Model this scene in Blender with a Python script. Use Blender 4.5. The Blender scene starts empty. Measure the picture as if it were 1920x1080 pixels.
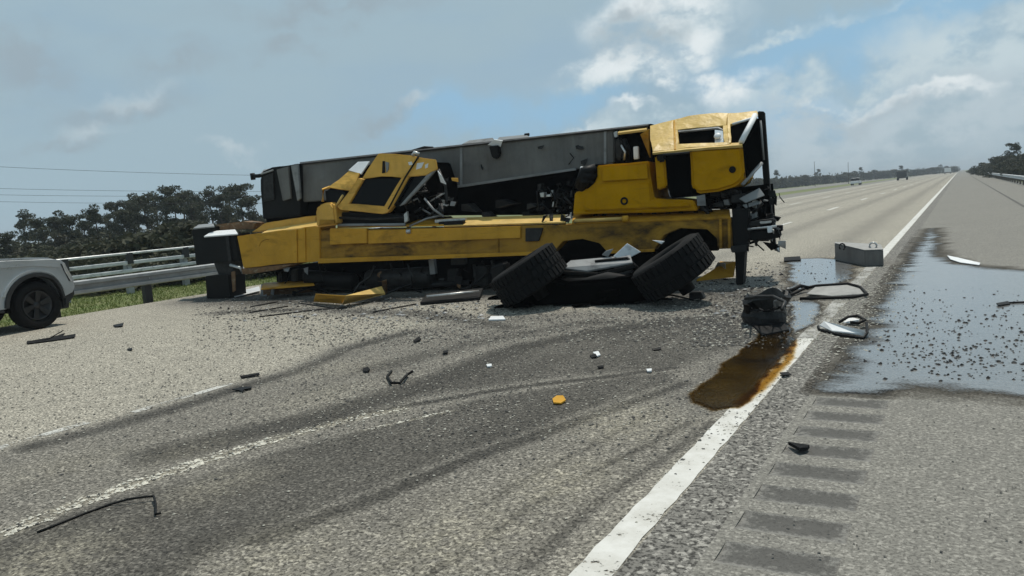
import bpy, bmesh, math, random
import numpy as np
from mathutils import Vector, Matrix, noise as mnoise

scene = bpy.context.scene
COL = scene.collection
R_ = math.radians
rnd = random.Random(7)

# ------------------------------------------------------------------ camera
FPX, CAM_H = 1440.0, 1.6
YAW, PITCH, ROLL = R_(30.549), R_(6.160), R_(-4.5)
CAM_P = Vector((0, 0, CAM_H))
CF = Vector((-math.sin(YAW) * math.cos(PITCH), math.cos(YAW) * math.cos(PITCH), -math.sin(PITCH)))
_r0 = Vector((math.cos(YAW), math.sin(YAW), 0)); _u0 = _r0.cross(CF)
CR = math.cos(ROLL) * _r0 + math.sin(ROLL) * _u0
CU = -math.sin(ROLL) * _r0 + math.cos(ROLL) * _u0
cam_d = bpy.data.cameras.new('camera'); cam = bpy.data.objects.new('camera', cam_d); COL.objects.link(cam)
cam_d.sensor_fit = 'HORIZONTAL'; cam_d.sensor_width = 36.0; cam_d.lens = 36.0 * FPX / 1920.0
cam_d.clip_start = 0.1; cam_d.clip_end = 6000
cam.matrix_world = Matrix(((CR.x, CU.x, -CF.x, 0), (CR.y, CU.y, -CF.y, 0), (CR.z, CU.z, -CF.z, CAM_H), (0, 0, 0, 1)))
scene.camera = cam

# ------------------------------------------------------------------ light
SUN_EL, SUN_AZ = R_(69), YAW - R_(34)        # azimuth measured left of +Y: the sun stands ahead, right of the view axis
sun_dir = Vector((-math.sin(SUN_AZ) * math.cos(SUN_EL), math.cos(SUN_AZ) * math.cos(SUN_EL), math.sin(SUN_EL)))
sd = bpy.data.lights.new('sun', 'SUN'); sd.energy = 3.4; sd.angle = R_(1.2); sd.color = (1.0, 0.94, 0.84)
so = bpy.data.objects.new('sun', sd); COL.objects.link(so)
so.rotation_euler = sun_dir.to_track_quat('Z', 'Y').to_euler()

scene.view_settings.view_transform = 'Standard'; scene.view_settings.look = 'None'
scene.view_settings.exposure = 0.0; scene.view_settings.gamma = 1.0
scene.view_settings.use_curve_mapping = False


def pxdir(px, py):
    return (CF + CR * ((px - 960) / FPX) - CU * ((py - 540) / FPX))


def G(px, py, z=0.0):
    d = pxdir(px, py)
    return CAM_P + d * ((z - CAM_H) / d.z)


def at(px, py, dist):
    d = pxdir(px, py)
    return CAM_P + d * dist


# ------------------------------------------------------------------ sky
world = bpy.data.worlds.new('World'); scene.world = world; world.use_nodes = True
wt = world.node_tree; wn = wt.nodes; wl = wt.links
for n in list(wn): wn.remove(n)


def nd(nodes, typ, **kw):
    n = nodes.new(typ)
    for k, v in kw.items(): setattr(n, k, v)
    return n


def wmath(op, a, b=None, clamp=False):
    n = nd(wn, 'ShaderNodeMath', operation=op, use_clamp=clamp)
    for i, v in enumerate((a, b)):
        if v is None: continue
        if isinstance(v, (int, float)): n.inputs[i].default_value = v
        else: wl.new(v, n.inputs[i])
    return n.outputs[0]


def wmix(fac, a, b):
    n = nd(wn, 'ShaderNodeMix', data_type='RGBA')
    for s, v in ((n.inputs[0], fac), (n.inputs[6], a), (n.inputs[7], b)):
        if isinstance(v, (int, float)): s.default_value = v
        elif isinstance(v, tuple): s.default_value = (*v, 1)
        else: wl.new(v, s)
    return n.outputs[2]


def wrange(v, a, b, c=0.0, d=1.0, smooth=True):
    n = nd(wn, 'ShaderNodeMapRange', interpolation_type='SMOOTHSTEP' if smooth else 'LINEAR')
    wl.new(v, n.inputs[0])
    for i, x in enumerate((a, b, c, d)): n.inputs[i + 1].default_value = x
    return n.outputs[0]


def wnoise(vec, scale, detail=6, rough=0.55, offs=(0, 0, 0), stretch=(1, 1, 1)):
    m = nd(wn, 'ShaderNodeMapping'); wl.new(vec, m.inputs[0])
    m.inputs[1].default_value = offs; m.inputs[3].default_value = stretch
    n = nd(wn, 'ShaderNodeTexNoise'); wl.new(m.outputs[0], n.inputs['Vector'])
    n.inputs['Scale'].default_value = scale; n.inputs['Detail'].default_value = detail
    n.inputs['Roughness'].default_value = rough
    return n


sky = nd(wn, 'ShaderNodeTexSky', sky_type='NISHITA')
sky.sun_disc = False; sky.sun_elevation = SUN_EL; sky.sun_rotation = -SUN_AZ
sky.air_density = 1.0; sky.dust_density = 2.0; sky.ozone_density = 1.5
tc = nd(wn, 'ShaderNodeTexCoord'); D0 = tc.outputs['Generated']
# cloud-edge warp
wa = wnoise(D0, 7.0, 5, 0.6)
sb = nd(wn, 'ShaderNodeVectorMath', operation='SUBTRACT'); wl.new(wa.outputs['Color'], sb.inputs[0]); sb.inputs[1].default_value = (.5, .5, .5)
sc_ = nd(wn, 'ShaderNodeVectorMath', operation='SCALE'); wl.new(sb.outputs[0], sc_.inputs[0]); sc_.inputs['Scale'].default_value = 0.16
ad = nd(wn, 'ShaderNodeVectorMath', operation='ADD'); wl.new(D0, ad.inputs[0]); wl.new(sc_.outputs[0], ad.inputs[1])
D1 = ad.outputs[0]
base = nd(wn, 'ShaderNodeVectorMath', operation='SCALE'); wl.new(sky.outputs[0], base.inputs[0]); base.inputs['Scale'].default_value = 0.075
col = wmix(0.55, base.outputs[0], (0.29, 0.47, 0.62))
# broad high veil everywhere, thinner ahead-right where blue shows
v1 = wnoise(D0, 2.2, 6, 0.55, (3.1, 1.7, 0.4), (1, 1, 3.0))
veil = wrange(v1.outputs['Fac'], 0.36, 0.58, 0.5, 0.97)
col = wmix(veil, col, (0.330, 0.447, 0.515))


def blob(px, py, wpx, hpx, soft=0.0, vec=None):
    d = pxdir(px, py).normalized()
    az = math.atan2(d.x, d.y)
    s = nd(wn, 'ShaderNodeVectorMath', operation='SUBTRACT'); wl.new(vec or D1, s.inputs[0]); s.inputs[1].default_value = d
    m = nd(wn, 'ShaderNodeMapping', vector_type='VECTOR'); wl.new(s.outputs[0], m.inputs[0])
    m.inputs['Rotation'].default_value = (0, 0, az)
    m0 = nd(wn, 'ShaderNodeVectorMath', operation='MULTIPLY'); wl.new(m.outputs[0], m0.inputs[0])
    m0.inputs[1].default_value = (FPX / wpx, 1.0, FPX / hpx)
    ln = nd(wn, 'ShaderNodeVectorMath', operation='LENGTH'); wl.new(m0.outputs[0], ln.inputs[0])
    return wrange(ln.outputs['Value'], 1.15, soft, 0.0, 1.0)


cn = wnoise(D0, 14.0, 7, 0.62, (0, 0, 0), (1, 1, 1.6))
cf = wrange(cn.outputs['Fac'], 0.36, 0.56, 0.15, 1.0)
def paint(col, color, strength, spots, soft=0.2, tex=True):
    acc = None
    for (x, y, w, h) in spots:
        b = blob(x, y, w, h, soft)
        acc = b if acc is None else wmath('MAXIMUM', acc, b)
    if tex: acc = wmath('MULTIPLY', acc, cf)
    acc = wmath('MULTIPLY', acc, strength, True)
    return wmix(acc, col, color)
# open blue on the right
col = paint(col, (0.27, 0.47, 0.65), 0.85, [(1560, 95, 300, 70), (1480, 215, 230, 60), (1760, 30, 260, 40), (900, 215, 210, 60), (1060, 190, 160, 40)], 0.1, False)
# bright wisps and banks
col = paint(col, (0.53, 0.63, 0.67), 0.95, [(1820, 110, 210, 75), (1640, 160, 330, 30), (1500, 62, 90, 16), (1700, 24, 80, 16), (1250, 40, 160, 90), (1160, 130, 150, 40), (1100, 250, 130, 35), (1260, 205, 90, 22)])
col = paint(col, (0.47, 0.56, 0.61), 0.9, [(1680, 250, 360, 90), (1860, 190, 170, 60), (1560, 205, 150, 40)], 0.3)
# sunlit cumulus heads
col = paint(col, (0.72, 0.78, 0.80), 1.0, [(1170, 122, 120, 34), (1240, 138, 60, 26), (1345, 135, 50, 30), (1395, 150, 80, 36), (1060, 235, 60, 14), (1190, 205, 60, 14), (1225, 15, 130, 40), (1305, 70, 70, 40), (1600, 185, 60, 16), (1745, 190, 130, 16)])
col = paint(col, (0.50, 0.58, 0.62), 0.7, [(255, 180, 80, 26), (180, 238, 60, 22), (790, 195, 40, 16), (440, 290, 60, 14)], 0.0)
# grey undersides
col = paint(col, (0.33, 0.40, 0.445), 0.8, [(1195, 75, 90, 46), (1165, 45, 50, 30)], 0.0)
col = paint(col, (0.38, 0.455, 0.50), 0.6, [(1640, 215, 120, 26)], 0.0)
col = paint(col, (0.30, 0.37, 0.42), 0.75, [(345, 118, 110, 46), (540, 92, 80, 32), (230, 205, 150, 30), (130, 262, 120, 22), (725, 208, 90, 24), (40, 120, 130, 60), (620, 20, 260, 40)], 0.0)
bg = nd(wn, 'ShaderNodeBackground'); wl.new(col, bg.inputs[0]); bg.inputs[1].default_value = 1.08
wo = nd(wn, 'ShaderNodeOutputWorld'); wl.new(bg.outputs[0], wo.inputs[0])

# ------------------------------------------------------------------ materials
MATS = {}


class M:
    """small wrapper round a node material"""
    def __init__(s, name):
        s.m = bpy.data.materials.new(name); s.m.use_nodes = True
        s.t = s.m.node_tree; s.n = s.t.nodes; s.l = s.t.links
        s.b = s.n['Principled BSDF']; s.out = s.n['Material Output']
        MATS[name] = s.m
        s._c = {}

    def coord(s, kind='Object'):
        if kind == 'World':
            if 'W' not in s._c: s._c['W'] = nd(s.n, 'ShaderNodeNewGeometry').outputs['Position']
            return s._c['W']
        if 'T' not in s._c: s._c['T'] = nd(s.n, 'ShaderNodeTexCoord')
        return s._c['T'].outputs[kind]

    def noise(s, scale, detail=4, rough=0.55, vec=None, stretch=None, dist=0.0):
        v = vec or s.coord('World')
        if stretch:
            m = nd(s.n, 'ShaderNodeMapping'); s.l.new(v, m.inputs[0]); m.inputs[3].default_value = stretch; v = m.outputs[0]
        n = nd(s.n, 'ShaderNodeTexNoise'); s.l.new(v, n.inputs['Vector'])
        n.inputs['Scale'].default_value = scale; n.inputs['Detail'].default_value = detail
        n.inputs['Roughness'].default_value = rough; n.inputs['Distortion'].default_value = dist
        return n.outputs['Fac']

    def vor(s, scale, vec=None, feature='F1', out='Distance'):
        n = nd(s.n, 'ShaderNodeTexVoronoi', feature=feature); s.l.new(vec or s.coord('World'), n.inputs['Vector'])
        n.inputs['Scale'].default_value = scale
        return n.outputs[out]

    def rng(s, v, a, b, c=0.0, d=1.0):
        n = nd(s.n, 'ShaderNodeMapRange'); s.l.new(v, n.inputs[0])
        for i, x in enumerate((a, b, c, d)): n.inputs[i + 1].default_value = x
        return n.outputs[0]

    def mix(s, fac, a, b, blend='MIX'):
        n = nd(s.n, 'ShaderNodeMix', data_type='RGBA', blend_type=blend)
        for k, v in ((0, fac), (6, a), (7, b)):
            if isinstance(v, (int, float)): n.inputs[k].default_value = v
            elif isinstance(v, tuple): n.inputs[k].default_value = (*v, 1)
            else: s.l.new(v, n.inputs[k])
        return n.outputs[2]

    def math(s, op, a, b=0.0, clamp=False):
        n = nd(s.n, 'ShaderNodeMath', operation=op, use_clamp=clamp)
        for i, v in enumerate((a, b)):
            if isinstance(v, (int, float)): n.inputs[i].default_value = v
            else: s.l.new(v, n.inputs[i])
        return n.outputs[0]

    def bump(s, h, strength=0.4, dist=0.01):
        n = nd(s.n, 'ShaderNodeBump'); s.l.new(h, n.inputs['Height'])
        n.inputs['Strength'].default_value = strength; n.inputs['Distance'].default_value = dist
        s.l.new(n.outputs[0], s.b.inputs['Normal'])

    def set(s, key, v):
        if isinstance(v, (int, float)): s.b.inputs[key].default_value = v
        elif isinstance(v, tuple): s.b.inputs[key].default_value = (*v, 1)
        else: s.l.new(v, s.b.inputs[key])

    def alpha(s, v):
        tr = nd(s.n, 'ShaderNodeBsdfTransparent'); mx = nd(s.n, 'ShaderNodeMixShader')
        s.l.new(v, mx.inputs[0]); s.l.new(tr.outputs[0], mx.inputs[1]); s.l.new(s.b.outputs[0], mx.inputs[2])
        s.l.new(mx.outputs[0], s.out.inputs[0])


def simple(name, color, rough=0.5, metal=0.0, var=0.35, scale=9.0, bump=0.0, dirt=None, dirt_amt=0.0, spec=None):
    m = M(name)
    v = m.coord('Object')
    n1 = m.noise(scale, 6, 0.62, v)
    dark = tuple(c * (1 - var) for c in color); lite = tuple(min(1, c * (1 + var)) for c in color)
    c = m.mix(m.rng(n1, 0.3, 0.7), dark, lite)
    if dirt:
        n2 = m.noise(scale * 0.6, 8, 0.7, v, (1, 1, 2.2), 0.6)
        c = m.mix(m.rng(n2, 0.62 - 0.3 * dirt_amt, 0.80 - 0.3 * dirt_amt), c, dirt)
        m.set('Roughness', m.rng(n2, 0.4, 0.7, rough, min(1, rough + 0.3)))
    else:
        m.set('Roughness', m.rng(n1, 0.3, 0.7, max(0.03, rough - 0.08), min(1, rough + 0.1)))
    m.set('Base Color', c); m.set('Metallic', metal)
    if spec is not None: m.set('Specular IOR Level', spec)
    if bump: m.bump(m.noise(scale * 5, 4, 0.6, v), bump, 0.01)
    return m.m


def painted(name, color, grime, amt, rough=0.45, spec=0.25, scratch=0.5):
    m = M(name); v = m.coord('Object')
    n1 = m.noise(1.7, 6, 0.6, v); n2 = m.noise(1.5, 8, 0.68, v, (0.55, 1, 1.3), 0.5); ns = m.noise(3.0, 5, 0.7, v, (0.35, 1.0, 16.0)); nc = m.noise(26.0, 4, 0.7, v); nv = m.noise(4.0, 5, 0.65, v, (1.0, 1.0, 0.15))
    c = m.mix(m.rng(n1, 0.3, 0.7), tuple(x * 0.84 for x in color), tuple(min(1, x * 1.14) for x in color))
    c = m.mix(m.rng(nv, 0.52, 0.72, 0.0, 0.45), c, tuple(a * .45 + b * .55 for a, b in zip(color, grime)))
    c = m.mix(m.rng(n2, 0.66 - 0.3 * amt, 0.84 - 0.3 * amt, 0.0, 0.92), c, grime)
    c = m.mix(m.rng(ns, 0.62, 0.70, 0.0, scratch), c, (0.05, 0.035, 0.02))
    c = m.mix(m.rng(nc, 0.69, 0.74, 0.0, 0.7), c, (0.06, 0.045, 0.035))
    m.set('Base Color', c); m.set('Roughness', m.rng(n2, 0.35, 0.7, rough, min(1, rough + 0.3))); m.set('Specular IOR Level', spec)
    dent = m.math('ADD', m.noise(2.6, 3, 0.5, v), m.math('MULTIPLY', nc, 0.06))
    m.bump(dent, 0.55, 0.09)
painted('yellow_paint', (0.55, 0.285, 0.024), (0.22, 0.115, 0.016), 0.40)
painted('yellow_bright', (0.68, 0.385, 0.07), (0.30, 0.165, 0.03), 0.34, 0.42, 0.3, 0.4)
painted('yellow_shaded', (0.49, 0.242, 0.0015), (0.19, 0.088, 0.002), 0.30, 0.55, 0.08, 0.3)  # same crane yellow, with the shade put into a darker colour
painted('yellow_filthy', (0.36, 0.19, 0.018), (0.024, 0.014, 0.007), 0.66)
painted('yellow_grimy', (0.45, 0.225, 0.018), (0.09, 0.046, 0.010), 0.5)
painted('yellow_sunlit', (0.60, 0.40, 0.115), (0.30, 0.185, 0.06), 0.2, 0.4, 0.4, 0.3)  # same crane yellow, with the sunlight put into a paler colour
m = M('boom_grey')
vo = m.coord('Object'); n1 = m.noise(1.1, 6, 0.6, vo); n2 = m.noise(5.0, 6, 0.7, vo, (1.0, 1.0, 0.12)); n3 = m.noise(14.0, 5, 0.7, vo)
c = m.mix(m.rng(n1, 0.35, 0.65), (0.10, 0.099, 0.095), (0.165, 0.163, 0.155))
c = m.mix(m.rng(n2, 0.50, 0.72, 0.0, 0.6), c, (0.075, 0.068, 0.06)); c = m.mix(m.rng(n2, 0.42, 0.30, 0.0, 0.5), c, (0.21, 0.205, 0.195))
c = m.mix(m.rng(n3, 0.62, 0.75, 0.0, 0.5), c, (0.05, 0.045, 0.04))
m.set('Base Color', c); m.set('Roughness', 0.6); m.set('Specular IOR Level', 0.3); m.bump(n1, 0.3, 0.05)
simple('void_black', (0.002, 0.002, 0.002), 1.0, 0, 0.3, 6, spec=0.0)  # sheenless black: the dark inside recesses and openings is put into the colour
simple('panel_grey', (0.22, 0.225, 0.225), 0.45, 0, 0.2, 2.0, 0.05, (0.1, 0.1, 0.1), 0.35)
simple('black_steel', (0.005, 0.005, 0.005), 0.6, 0, 0.5, 6, 0.1, spec=0.2)
simple('grimy_steel', (0.02, 0.0195, 0.019), 0.5, 0.1, 0.6, 9, 0.2, (0.07, 0.062, 0.052), 0.15, spec=0.3)
simple('bare_metal', (0.5, 0.5, 0.49), 0.35, 0.6, 0.3, 8, 0.1)
simple('white_paint', (0.72, 0.73, 0.73), 0.4, 0, 0.08, 4, 0, (0.4, 0.38, 0.33), 0.1)
simple('rubber', (0.004, 0.004, 0.0042), 0.85, 0, 0.35, 14, 0.2, (0.03, 0.029, 0.027), 0.12, spec=0.25)
simple('concrete_grey', (0.3, 0.295, 0.28), 0.85, 0, 0.25, 8, 0.3)
simple('galvanised', (0.58, 0.59, 0.59), 0.42, 0.25, 0.18, 4, 0.05, (0.2, 0.19, 0.18), 0.25)
simple('galvanised_dull', (0.33, 0.335, 0.335), 0.5, 0.3, 0.2, 4, 0.05)
simple('timber_post', (0.10, 0.085, 0.07), 0.85, 0, 0.3, 12, 0.3)
simple('silver_paint', (0.50, 0.525, 0.54), 0.26, 0.5, 0.05, 1.5, 0, (0.36, 0.37, 0.37), 0.06)
simple('trim_black', (0.02, 0.02, 0.021), 0.5, 0, 0.2, 5)
simple('rim_dark', (0.022, 0.022, 0.023), 0.35, 0.3, 0.2, 6)
simple('rust_brown', (0.16, 0.085, 0.035), 0.75, 0, 0.4, 9, 0.3, (0.3, 0.27, 0.2), 0.3)
simple('bark', (0.075, 0.058, 0.045), 0.9, 0, 0.35, 6, 0.4)
simple('wire_black', (0.02, 0.02, 0.022), 0.6)
simple('stone_dark', (0.07, 0.067, 0.062), 0.85, 0, 0.5, 30, 0.3)
simple('scrape_pale', (0.58, 0.55, 0.47), 0.9, 0, 0.3, 30, 0.3)
simple('stone_pale', (0.40, 0.385, 0.33), 0.9, 0, 0.35, 30, 0.3)
m = M('dark_glass'); m.set('Base Color', (0.004, 0.0045, 0.005)); m.set('Roughness', 0.15); m.set('Specular IOR Level', 0.12)
m = M('clear_lens'); m.set('Base Color', (0.75, 0.77, 0.78)); m.set('Roughness', 0.08); m.set('Metallic', 0.55)


def foliage(name, a, b):
    m = M(name)
    oi = nd(m.n, 'ShaderNodeObjectInfo')
    n = m.noise(0.9, 3, 0.6)
    n2 = m.noise(7.0, 2, 0.6)
    c = m.mix(m.rng(n, 0.35, 0.65), a, b)
    c = m.mix(m.rng(n2, 0.3, 0.7, 0.0, 0.5), c, tuple(x * 0.55 for x in a))
    c = m.mix(m.math('MULTIPLY', oi.outputs['Random'], 0.35), c, (0.055, 0.06, 0.028))
    m.set('Base Color', c); m.set('Roughness', 0.7); m.set('Specular IOR Level', 0.2)
    tr = nd(m.n, 'ShaderNodeBsdfTranslucent'); m.l.new(c, tr.inputs[0])
    mx = nd(m.n, 'ShaderNodeMixShader'); mx.inputs[0].default_value = 0.25
    m.l.new(m.b.outputs[0], mx.inputs[1]); m.l.new(tr.outputs[0], mx.inputs[2]); m.l.new(mx.outputs[0], m.out.inputs[0])
foliage('pine_needles', (0.050, 0.058, 0.038), (0.078, 0.084, 0.054))
foliage('shrub_leaves', (0.046, 0.052, 0.032), (0.080, 0.077, 0.049))
foliage('grass_blades', (0.12, 0.175, 0.03), (0.18, 0.215, 0.05))

# road surface: aggregate speckle, sandy patches, plus stains, scuffs and the crane's painted shadow carried as a vertex attribute
def asphalt(name, light, dark, agg=70.0, speck=0.55, attr=False, bump=0.5):
    m = M(name)
    n_big = m.noise(0.35, 5, 0.6)
    n_mid = m.noise(3.0, 6, 0.65)
    n_agg = m.noise(agg, 3, 0.75)
    n_agg2 = m.noise(agg * 0.33, 3, 0.7)
    vz = m.vor(agg * 1.3, None, 'F1', 'Color')
    sep = nd(m.n, 'ShaderNodeSeparateColor'); m.l.new(vz, sep.inputs[0])
    c = m.mix(m.rng(n_mid, 0.3, 0.7), tuple(x * 0.88 for x in light), tuple(x * 1.1 for x in light))
    c = m.mix(m.rng(n_big, 0.42, 0.62, 0.0, 0.35), c, tuple(l * 0.7 + d * 0.3 for l, d in zip(light, dark)))
    if attr:
        at_ = nd(m.n, 'ShaderNodeAttribute'); at_.attribute_name = 'stain_shade'
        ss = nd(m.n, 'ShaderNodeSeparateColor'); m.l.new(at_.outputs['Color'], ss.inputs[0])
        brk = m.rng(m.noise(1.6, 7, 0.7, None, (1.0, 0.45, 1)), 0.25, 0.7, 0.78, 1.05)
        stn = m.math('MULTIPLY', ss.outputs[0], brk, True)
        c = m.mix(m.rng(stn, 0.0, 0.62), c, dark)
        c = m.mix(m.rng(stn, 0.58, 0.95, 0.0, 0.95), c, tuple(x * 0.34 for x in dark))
        sand = m.math('MULTIPLY', ss.outputs[1], m.rng(m.noise(14, 5, 0.7), 0.35, 0.6), True)
        c = m.mix(sand, c, (0.30, 0.275, 0.215))
        wet = ss.outputs[2]
        c = m.mix(m.math('MULTIPLY', wet, 0.75), c, tuple(x * 0.5 for x in dark))
    # stones: pale and dark grains
    def scl(col_, k):
        v_ = nd(m.n, 'ShaderNodeVectorMath', operation='SCALE'); m.l.new(col_, v_.inputs[0]); v_.inputs['Scale'].default_value = k; return v_.outputs[0]
    c = m.mix(m.rng(n_agg, 0.49, 0.57, 0.0, speck), c, scl(c, 0.26))
    c = m.mix(m.rng(sep.outputs[0], 0.74, 0.84, 0.0, speck), c, scl(c, 1.9))
    c = m.mix(m.rng(n_agg2, 0.55, 0.64, 0.0, speck * 0.7), c, scl(c, 0.45))
    m.set('Base Color', c)
    r = m.rng(n_mid, 0.3, 0.7, 0.82, 0.98)
    if attr: r = m.math('SUBTRACT', r, m.math('MULTIPLY', wet, 0.45))
    m.set('Roughness', r); m.set('Specular IOR Level', 0.25)
    hsum = m.math('ADD', n_agg, m.math('MULTIPLY', n_agg2, 0.8))
    m.bump(hsum, bump, 0.012)
    return m.m


asphalt('road_asphalt', (0.350, 0.324, 0.268), (0.170, 0.158, 0.136), 46.0, 0.9, True, 0.55)
asphalt('strip_asphalt', (0.20, 0.19, 0.17), (0.085, 0.081, 0.075), 34.0, 1.0, False, 1.0)
asphalt('shoulder_asphalt', (0.212, 0.202, 0.178), (0.12, 0.115, 0.105), 50.0, 0.55, False, 0.3)
asphalt('groove_asphalt', (0.115, 0.11, 0.10), (0.07, 0.068, 0.063), 50.0, 0.5, False, 0.4)
m = M('groove_dirty')
vo = m.coord('Object'); sx = nd(m.n, 'ShaderNodeSeparateXYZ'); m.l.new(vo, sx.inputs[0])
ex = m.math('MULTIPLY', m.math('ABSOLUTE', m.math('ADD', sx.outputs[0], 0.70)), 1 / 0.245); ey = m.math('MULTIPLY', m.math('ABSOLUTE', m.math('SUBTRACT', sx.outputs[1], 0.125)), 1 / 0.105)
rr_ = m.math('MAXIMUM', m.math('POWER', ex, 3.0), m.math('POWER', ey, 2.0))
ff = m.math('ADD', m.math('SUBTRACT', 1.1, rr_), m.math('MULTIPLY', m.math('SUBTRACT', m.noise(20, 7, 0.8), 0.5), 4.5))
cc = m.mix(m.rng(ff, 0.0, 0.7, 0.0, 1.0), (0.205, 0.197, 0.178), (0.088, 0.084, 0.076))
cc = m.mix(m.rng(m.noise(60, 3, 0.75), 0.5, 0.64, 0.0, 0.55), cc, (0.035, 0.033, 0.03))
m.set('Base Color', cc); m.set('Roughness', 0.92); m.bump(m.noise(60, 3, 0.75), 0.4, 0.01)

m = M('road_paint')
na = m.noise(38, 4, 0.7); nb = m.noise(5, 5, 0.65); nf = m.noise(1.2, 4, 0.6, None, (3, .5, 1))
m.set('Base Color', m.mix(m.rng(nb, 0.35, 0.68), (0.62, 0.61, 0.575), (0.47, 0.455, 0.41))); m.set('Roughness', 0.7)
m.bump(na, 0.3, 0.006)
wear = m.math('ADD', m.math('MULTIPLY', na, 0.55), m.math('MULTIPLY', nb, 0.45))
m.alpha(m.rng(wear, 0.62, 0.585))
m = M('road_paint_worn')
na = m.noise(38, 4, 0.7); nb = m.noise(3, 5, 0.65)
m.set('Base Color', (0.55, 0.54, 0.50)); m.set('Roughness', 0.75)
wear = m.math('ADD', m.math('MULTIPLY', na, 0.5), m.math('MULTIPLY', nb, 0.5))
m.alpha(m.rng(wear, 0.525, 0.475, 0.0, 0.9))
m = M('road_paint_dirty')
na = m.noise(38, 4, 0.7); nb = m.noise(3, 5, 0.65)
m.set('Base Color', m.mix(m.rng(nb, 0.3, 0.7), (0.42, 0.41, 0.38), (0.27, 0.262, 0.24))); m.set('Roughness', 0.75)
wear = m.math('ADD', m.math('MULTIPLY', na, 0.5), m.math('MULTIPLY', nb, 0.5))
m.alpha(m.rng(wear, 0.57, 0.50))

def depth_attr(m):
    a_ = nd(m.n, 'ShaderNodeAttribute'); a_.attribute_name = 'depth'; return a_.outputs['Fac']
m = M('water')
dp = depth_attr(m); ng = m.noise(42, 3, 0.7); nl = m.noise(1.2, 6, 0.65, None, (1, 1.8, 1)); nr = m.noise(6, 4, 0.6, None, (1, 3, 1))
m.set('Base Color', m.mix(m.rng(m.noise(50, 4, 0.7), 0.35, 0.65), (0.12, 0.12, 0.118), (0.22, 0.218, 0.21)))
lvl = m.math('ADD', dp, m.math('ADD', m.math('MULTIPLY', m.math('SUBTRACT', nl, 0.5), 1.7), m.math('MULTIPLY', m.math('SUBTRACT', ng, 0.5), 0.8)))
m.set('Roughness', m.rng(lvl, 0.2, 0.9, 0.30, 0.06)); m.set('IOR', 1.6); m.set('Specular IOR Level', 1.0)
m.bump(m.math('ADD', m.math('MULTIPLY', ng, 0.5), nr), 0.16, 0.012)
m.alpha(m.rng(lvl, 0.12, 0.55))
trn = [n for n in m.n if n.type == 'BSDF_TRANSPARENT'][0]; m.l.new(m.mix(m.rng(lvl, -0.55, 0.05), (1, 1, 1), (0.58, 0.57, 0.56)), trn.inputs[0])
m = M('oil')
dp = depth_attr(m); nw = m.noise(2.5, 5, 0.65); ng = m.noise(46, 3, 0.7)
m.set('Base Color', m.mix(m.rng(nw, 0.35, 0.65), (0.040, 0.023, 0.004), (0.007, 0.005, 0.003))); m.set('Roughness', 0.12); m.set('Specular IOR Level', 0.5)
m.bump(ng, 0.12, 0.01)
lvl = m.math('ADD', dp, m.math('MULTIPLY', m.math('SUBTRACT', ng, 0.5), 1.0))
tr = nd(m.n, 'ShaderNodeBsdfTransparent'); m.l.new(m.mix(m.rng(lvl, 0.05, 0.4), (1, 1, 1), (0.42, 0.28, 0.10)), tr.inputs[0])
mx = nd(m.n, 'ShaderNodeMixShader'); m.l.new(m.math('MULTIPLY', m.rng(ng, 0.42, 0.62, 0.55, 0.95), m.rng(lvl, 0.2, 0.7), True), mx.inputs[0])
m.l.new(tr.outputs[0], mx.inputs[1]); m.l.new(m.b.outputs[0], mx.inputs[2]); m.l.new(mx.outputs[0], m.out.inputs[0])

m = M('oil_film')
dp = depth_attr(m); ng = m.noise(30, 4, 0.7)
lvl = m.math('ADD', dp, m.math('MULTIPLY', m.math('SUBTRACT', ng, 0.5), 1.6))
tr = nd(m.n, 'ShaderNodeBsdfTransparent'); m.l.new(m.mix(m.rng(lvl, 0.0, 0.7), (1, 1, 1), (0.64, 0.44, 0.14)), tr.inputs[0])
gl = nd(m.n, 'ShaderNodeBsdfGlossy'); gl.inputs['Roughness'].default_value = 0.2; gl.inputs['Color'].default_value = (0.8, 0.75, 0.65, 1)
mx = nd(m.n, 'ShaderNodeMixShader'); m.l.new(m.rng(lvl, 0.2, 0.8, 0.0, 0.08), mx.inputs[0]); m.l.new(tr.outputs[0], mx.inputs[1]); m.l.new(gl.outputs[0], mx.inputs[2]); m.l.new(mx.outputs[0], m.out.inputs[0])

m = M('verge')
n1 = m.noise(0.5, 6, 0.65); n2 = m.noise(9, 5, 0.7)
c = m.mix(m.rng(n1, 0.38, 0.62), (0.095, 0.135, 0.026), (0.14, 0.145, 0.05))
c = m.mix(m.rng(n2, 0.5, 0.75), c, (0.22, 0.19, 0.12))
m.set('Base Color', c); m.set('Roughness', 0.95); m.bump(n2, 0.6, 0.05)

# ------------------------------------------------------------------ object helpers
WM = {}


def link(o, parent=None):
    COL.objects.link(o)
    if parent: o.parent = parent
    return o


def tag(o, label=None, cat=None, group=None, kind=None):
    for k, v in (('label', label), ('category', cat), ('group', group), ('kind', kind)):
        if v: o[k] = v
    return o


def thing(name, loc, label, cat, group=None, rot=None):
    o = bpy.data.objects.new(name, None); link(o); o.empty_display_size = 0.2
    mw = Matrix.Translation(Vector(loc))
    if rot is not None: mw = mw @ rot.to_4x4()
    o.matrix_world = mw; WM[o] = mw
    return tag(o, label, cat, group)


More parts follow.
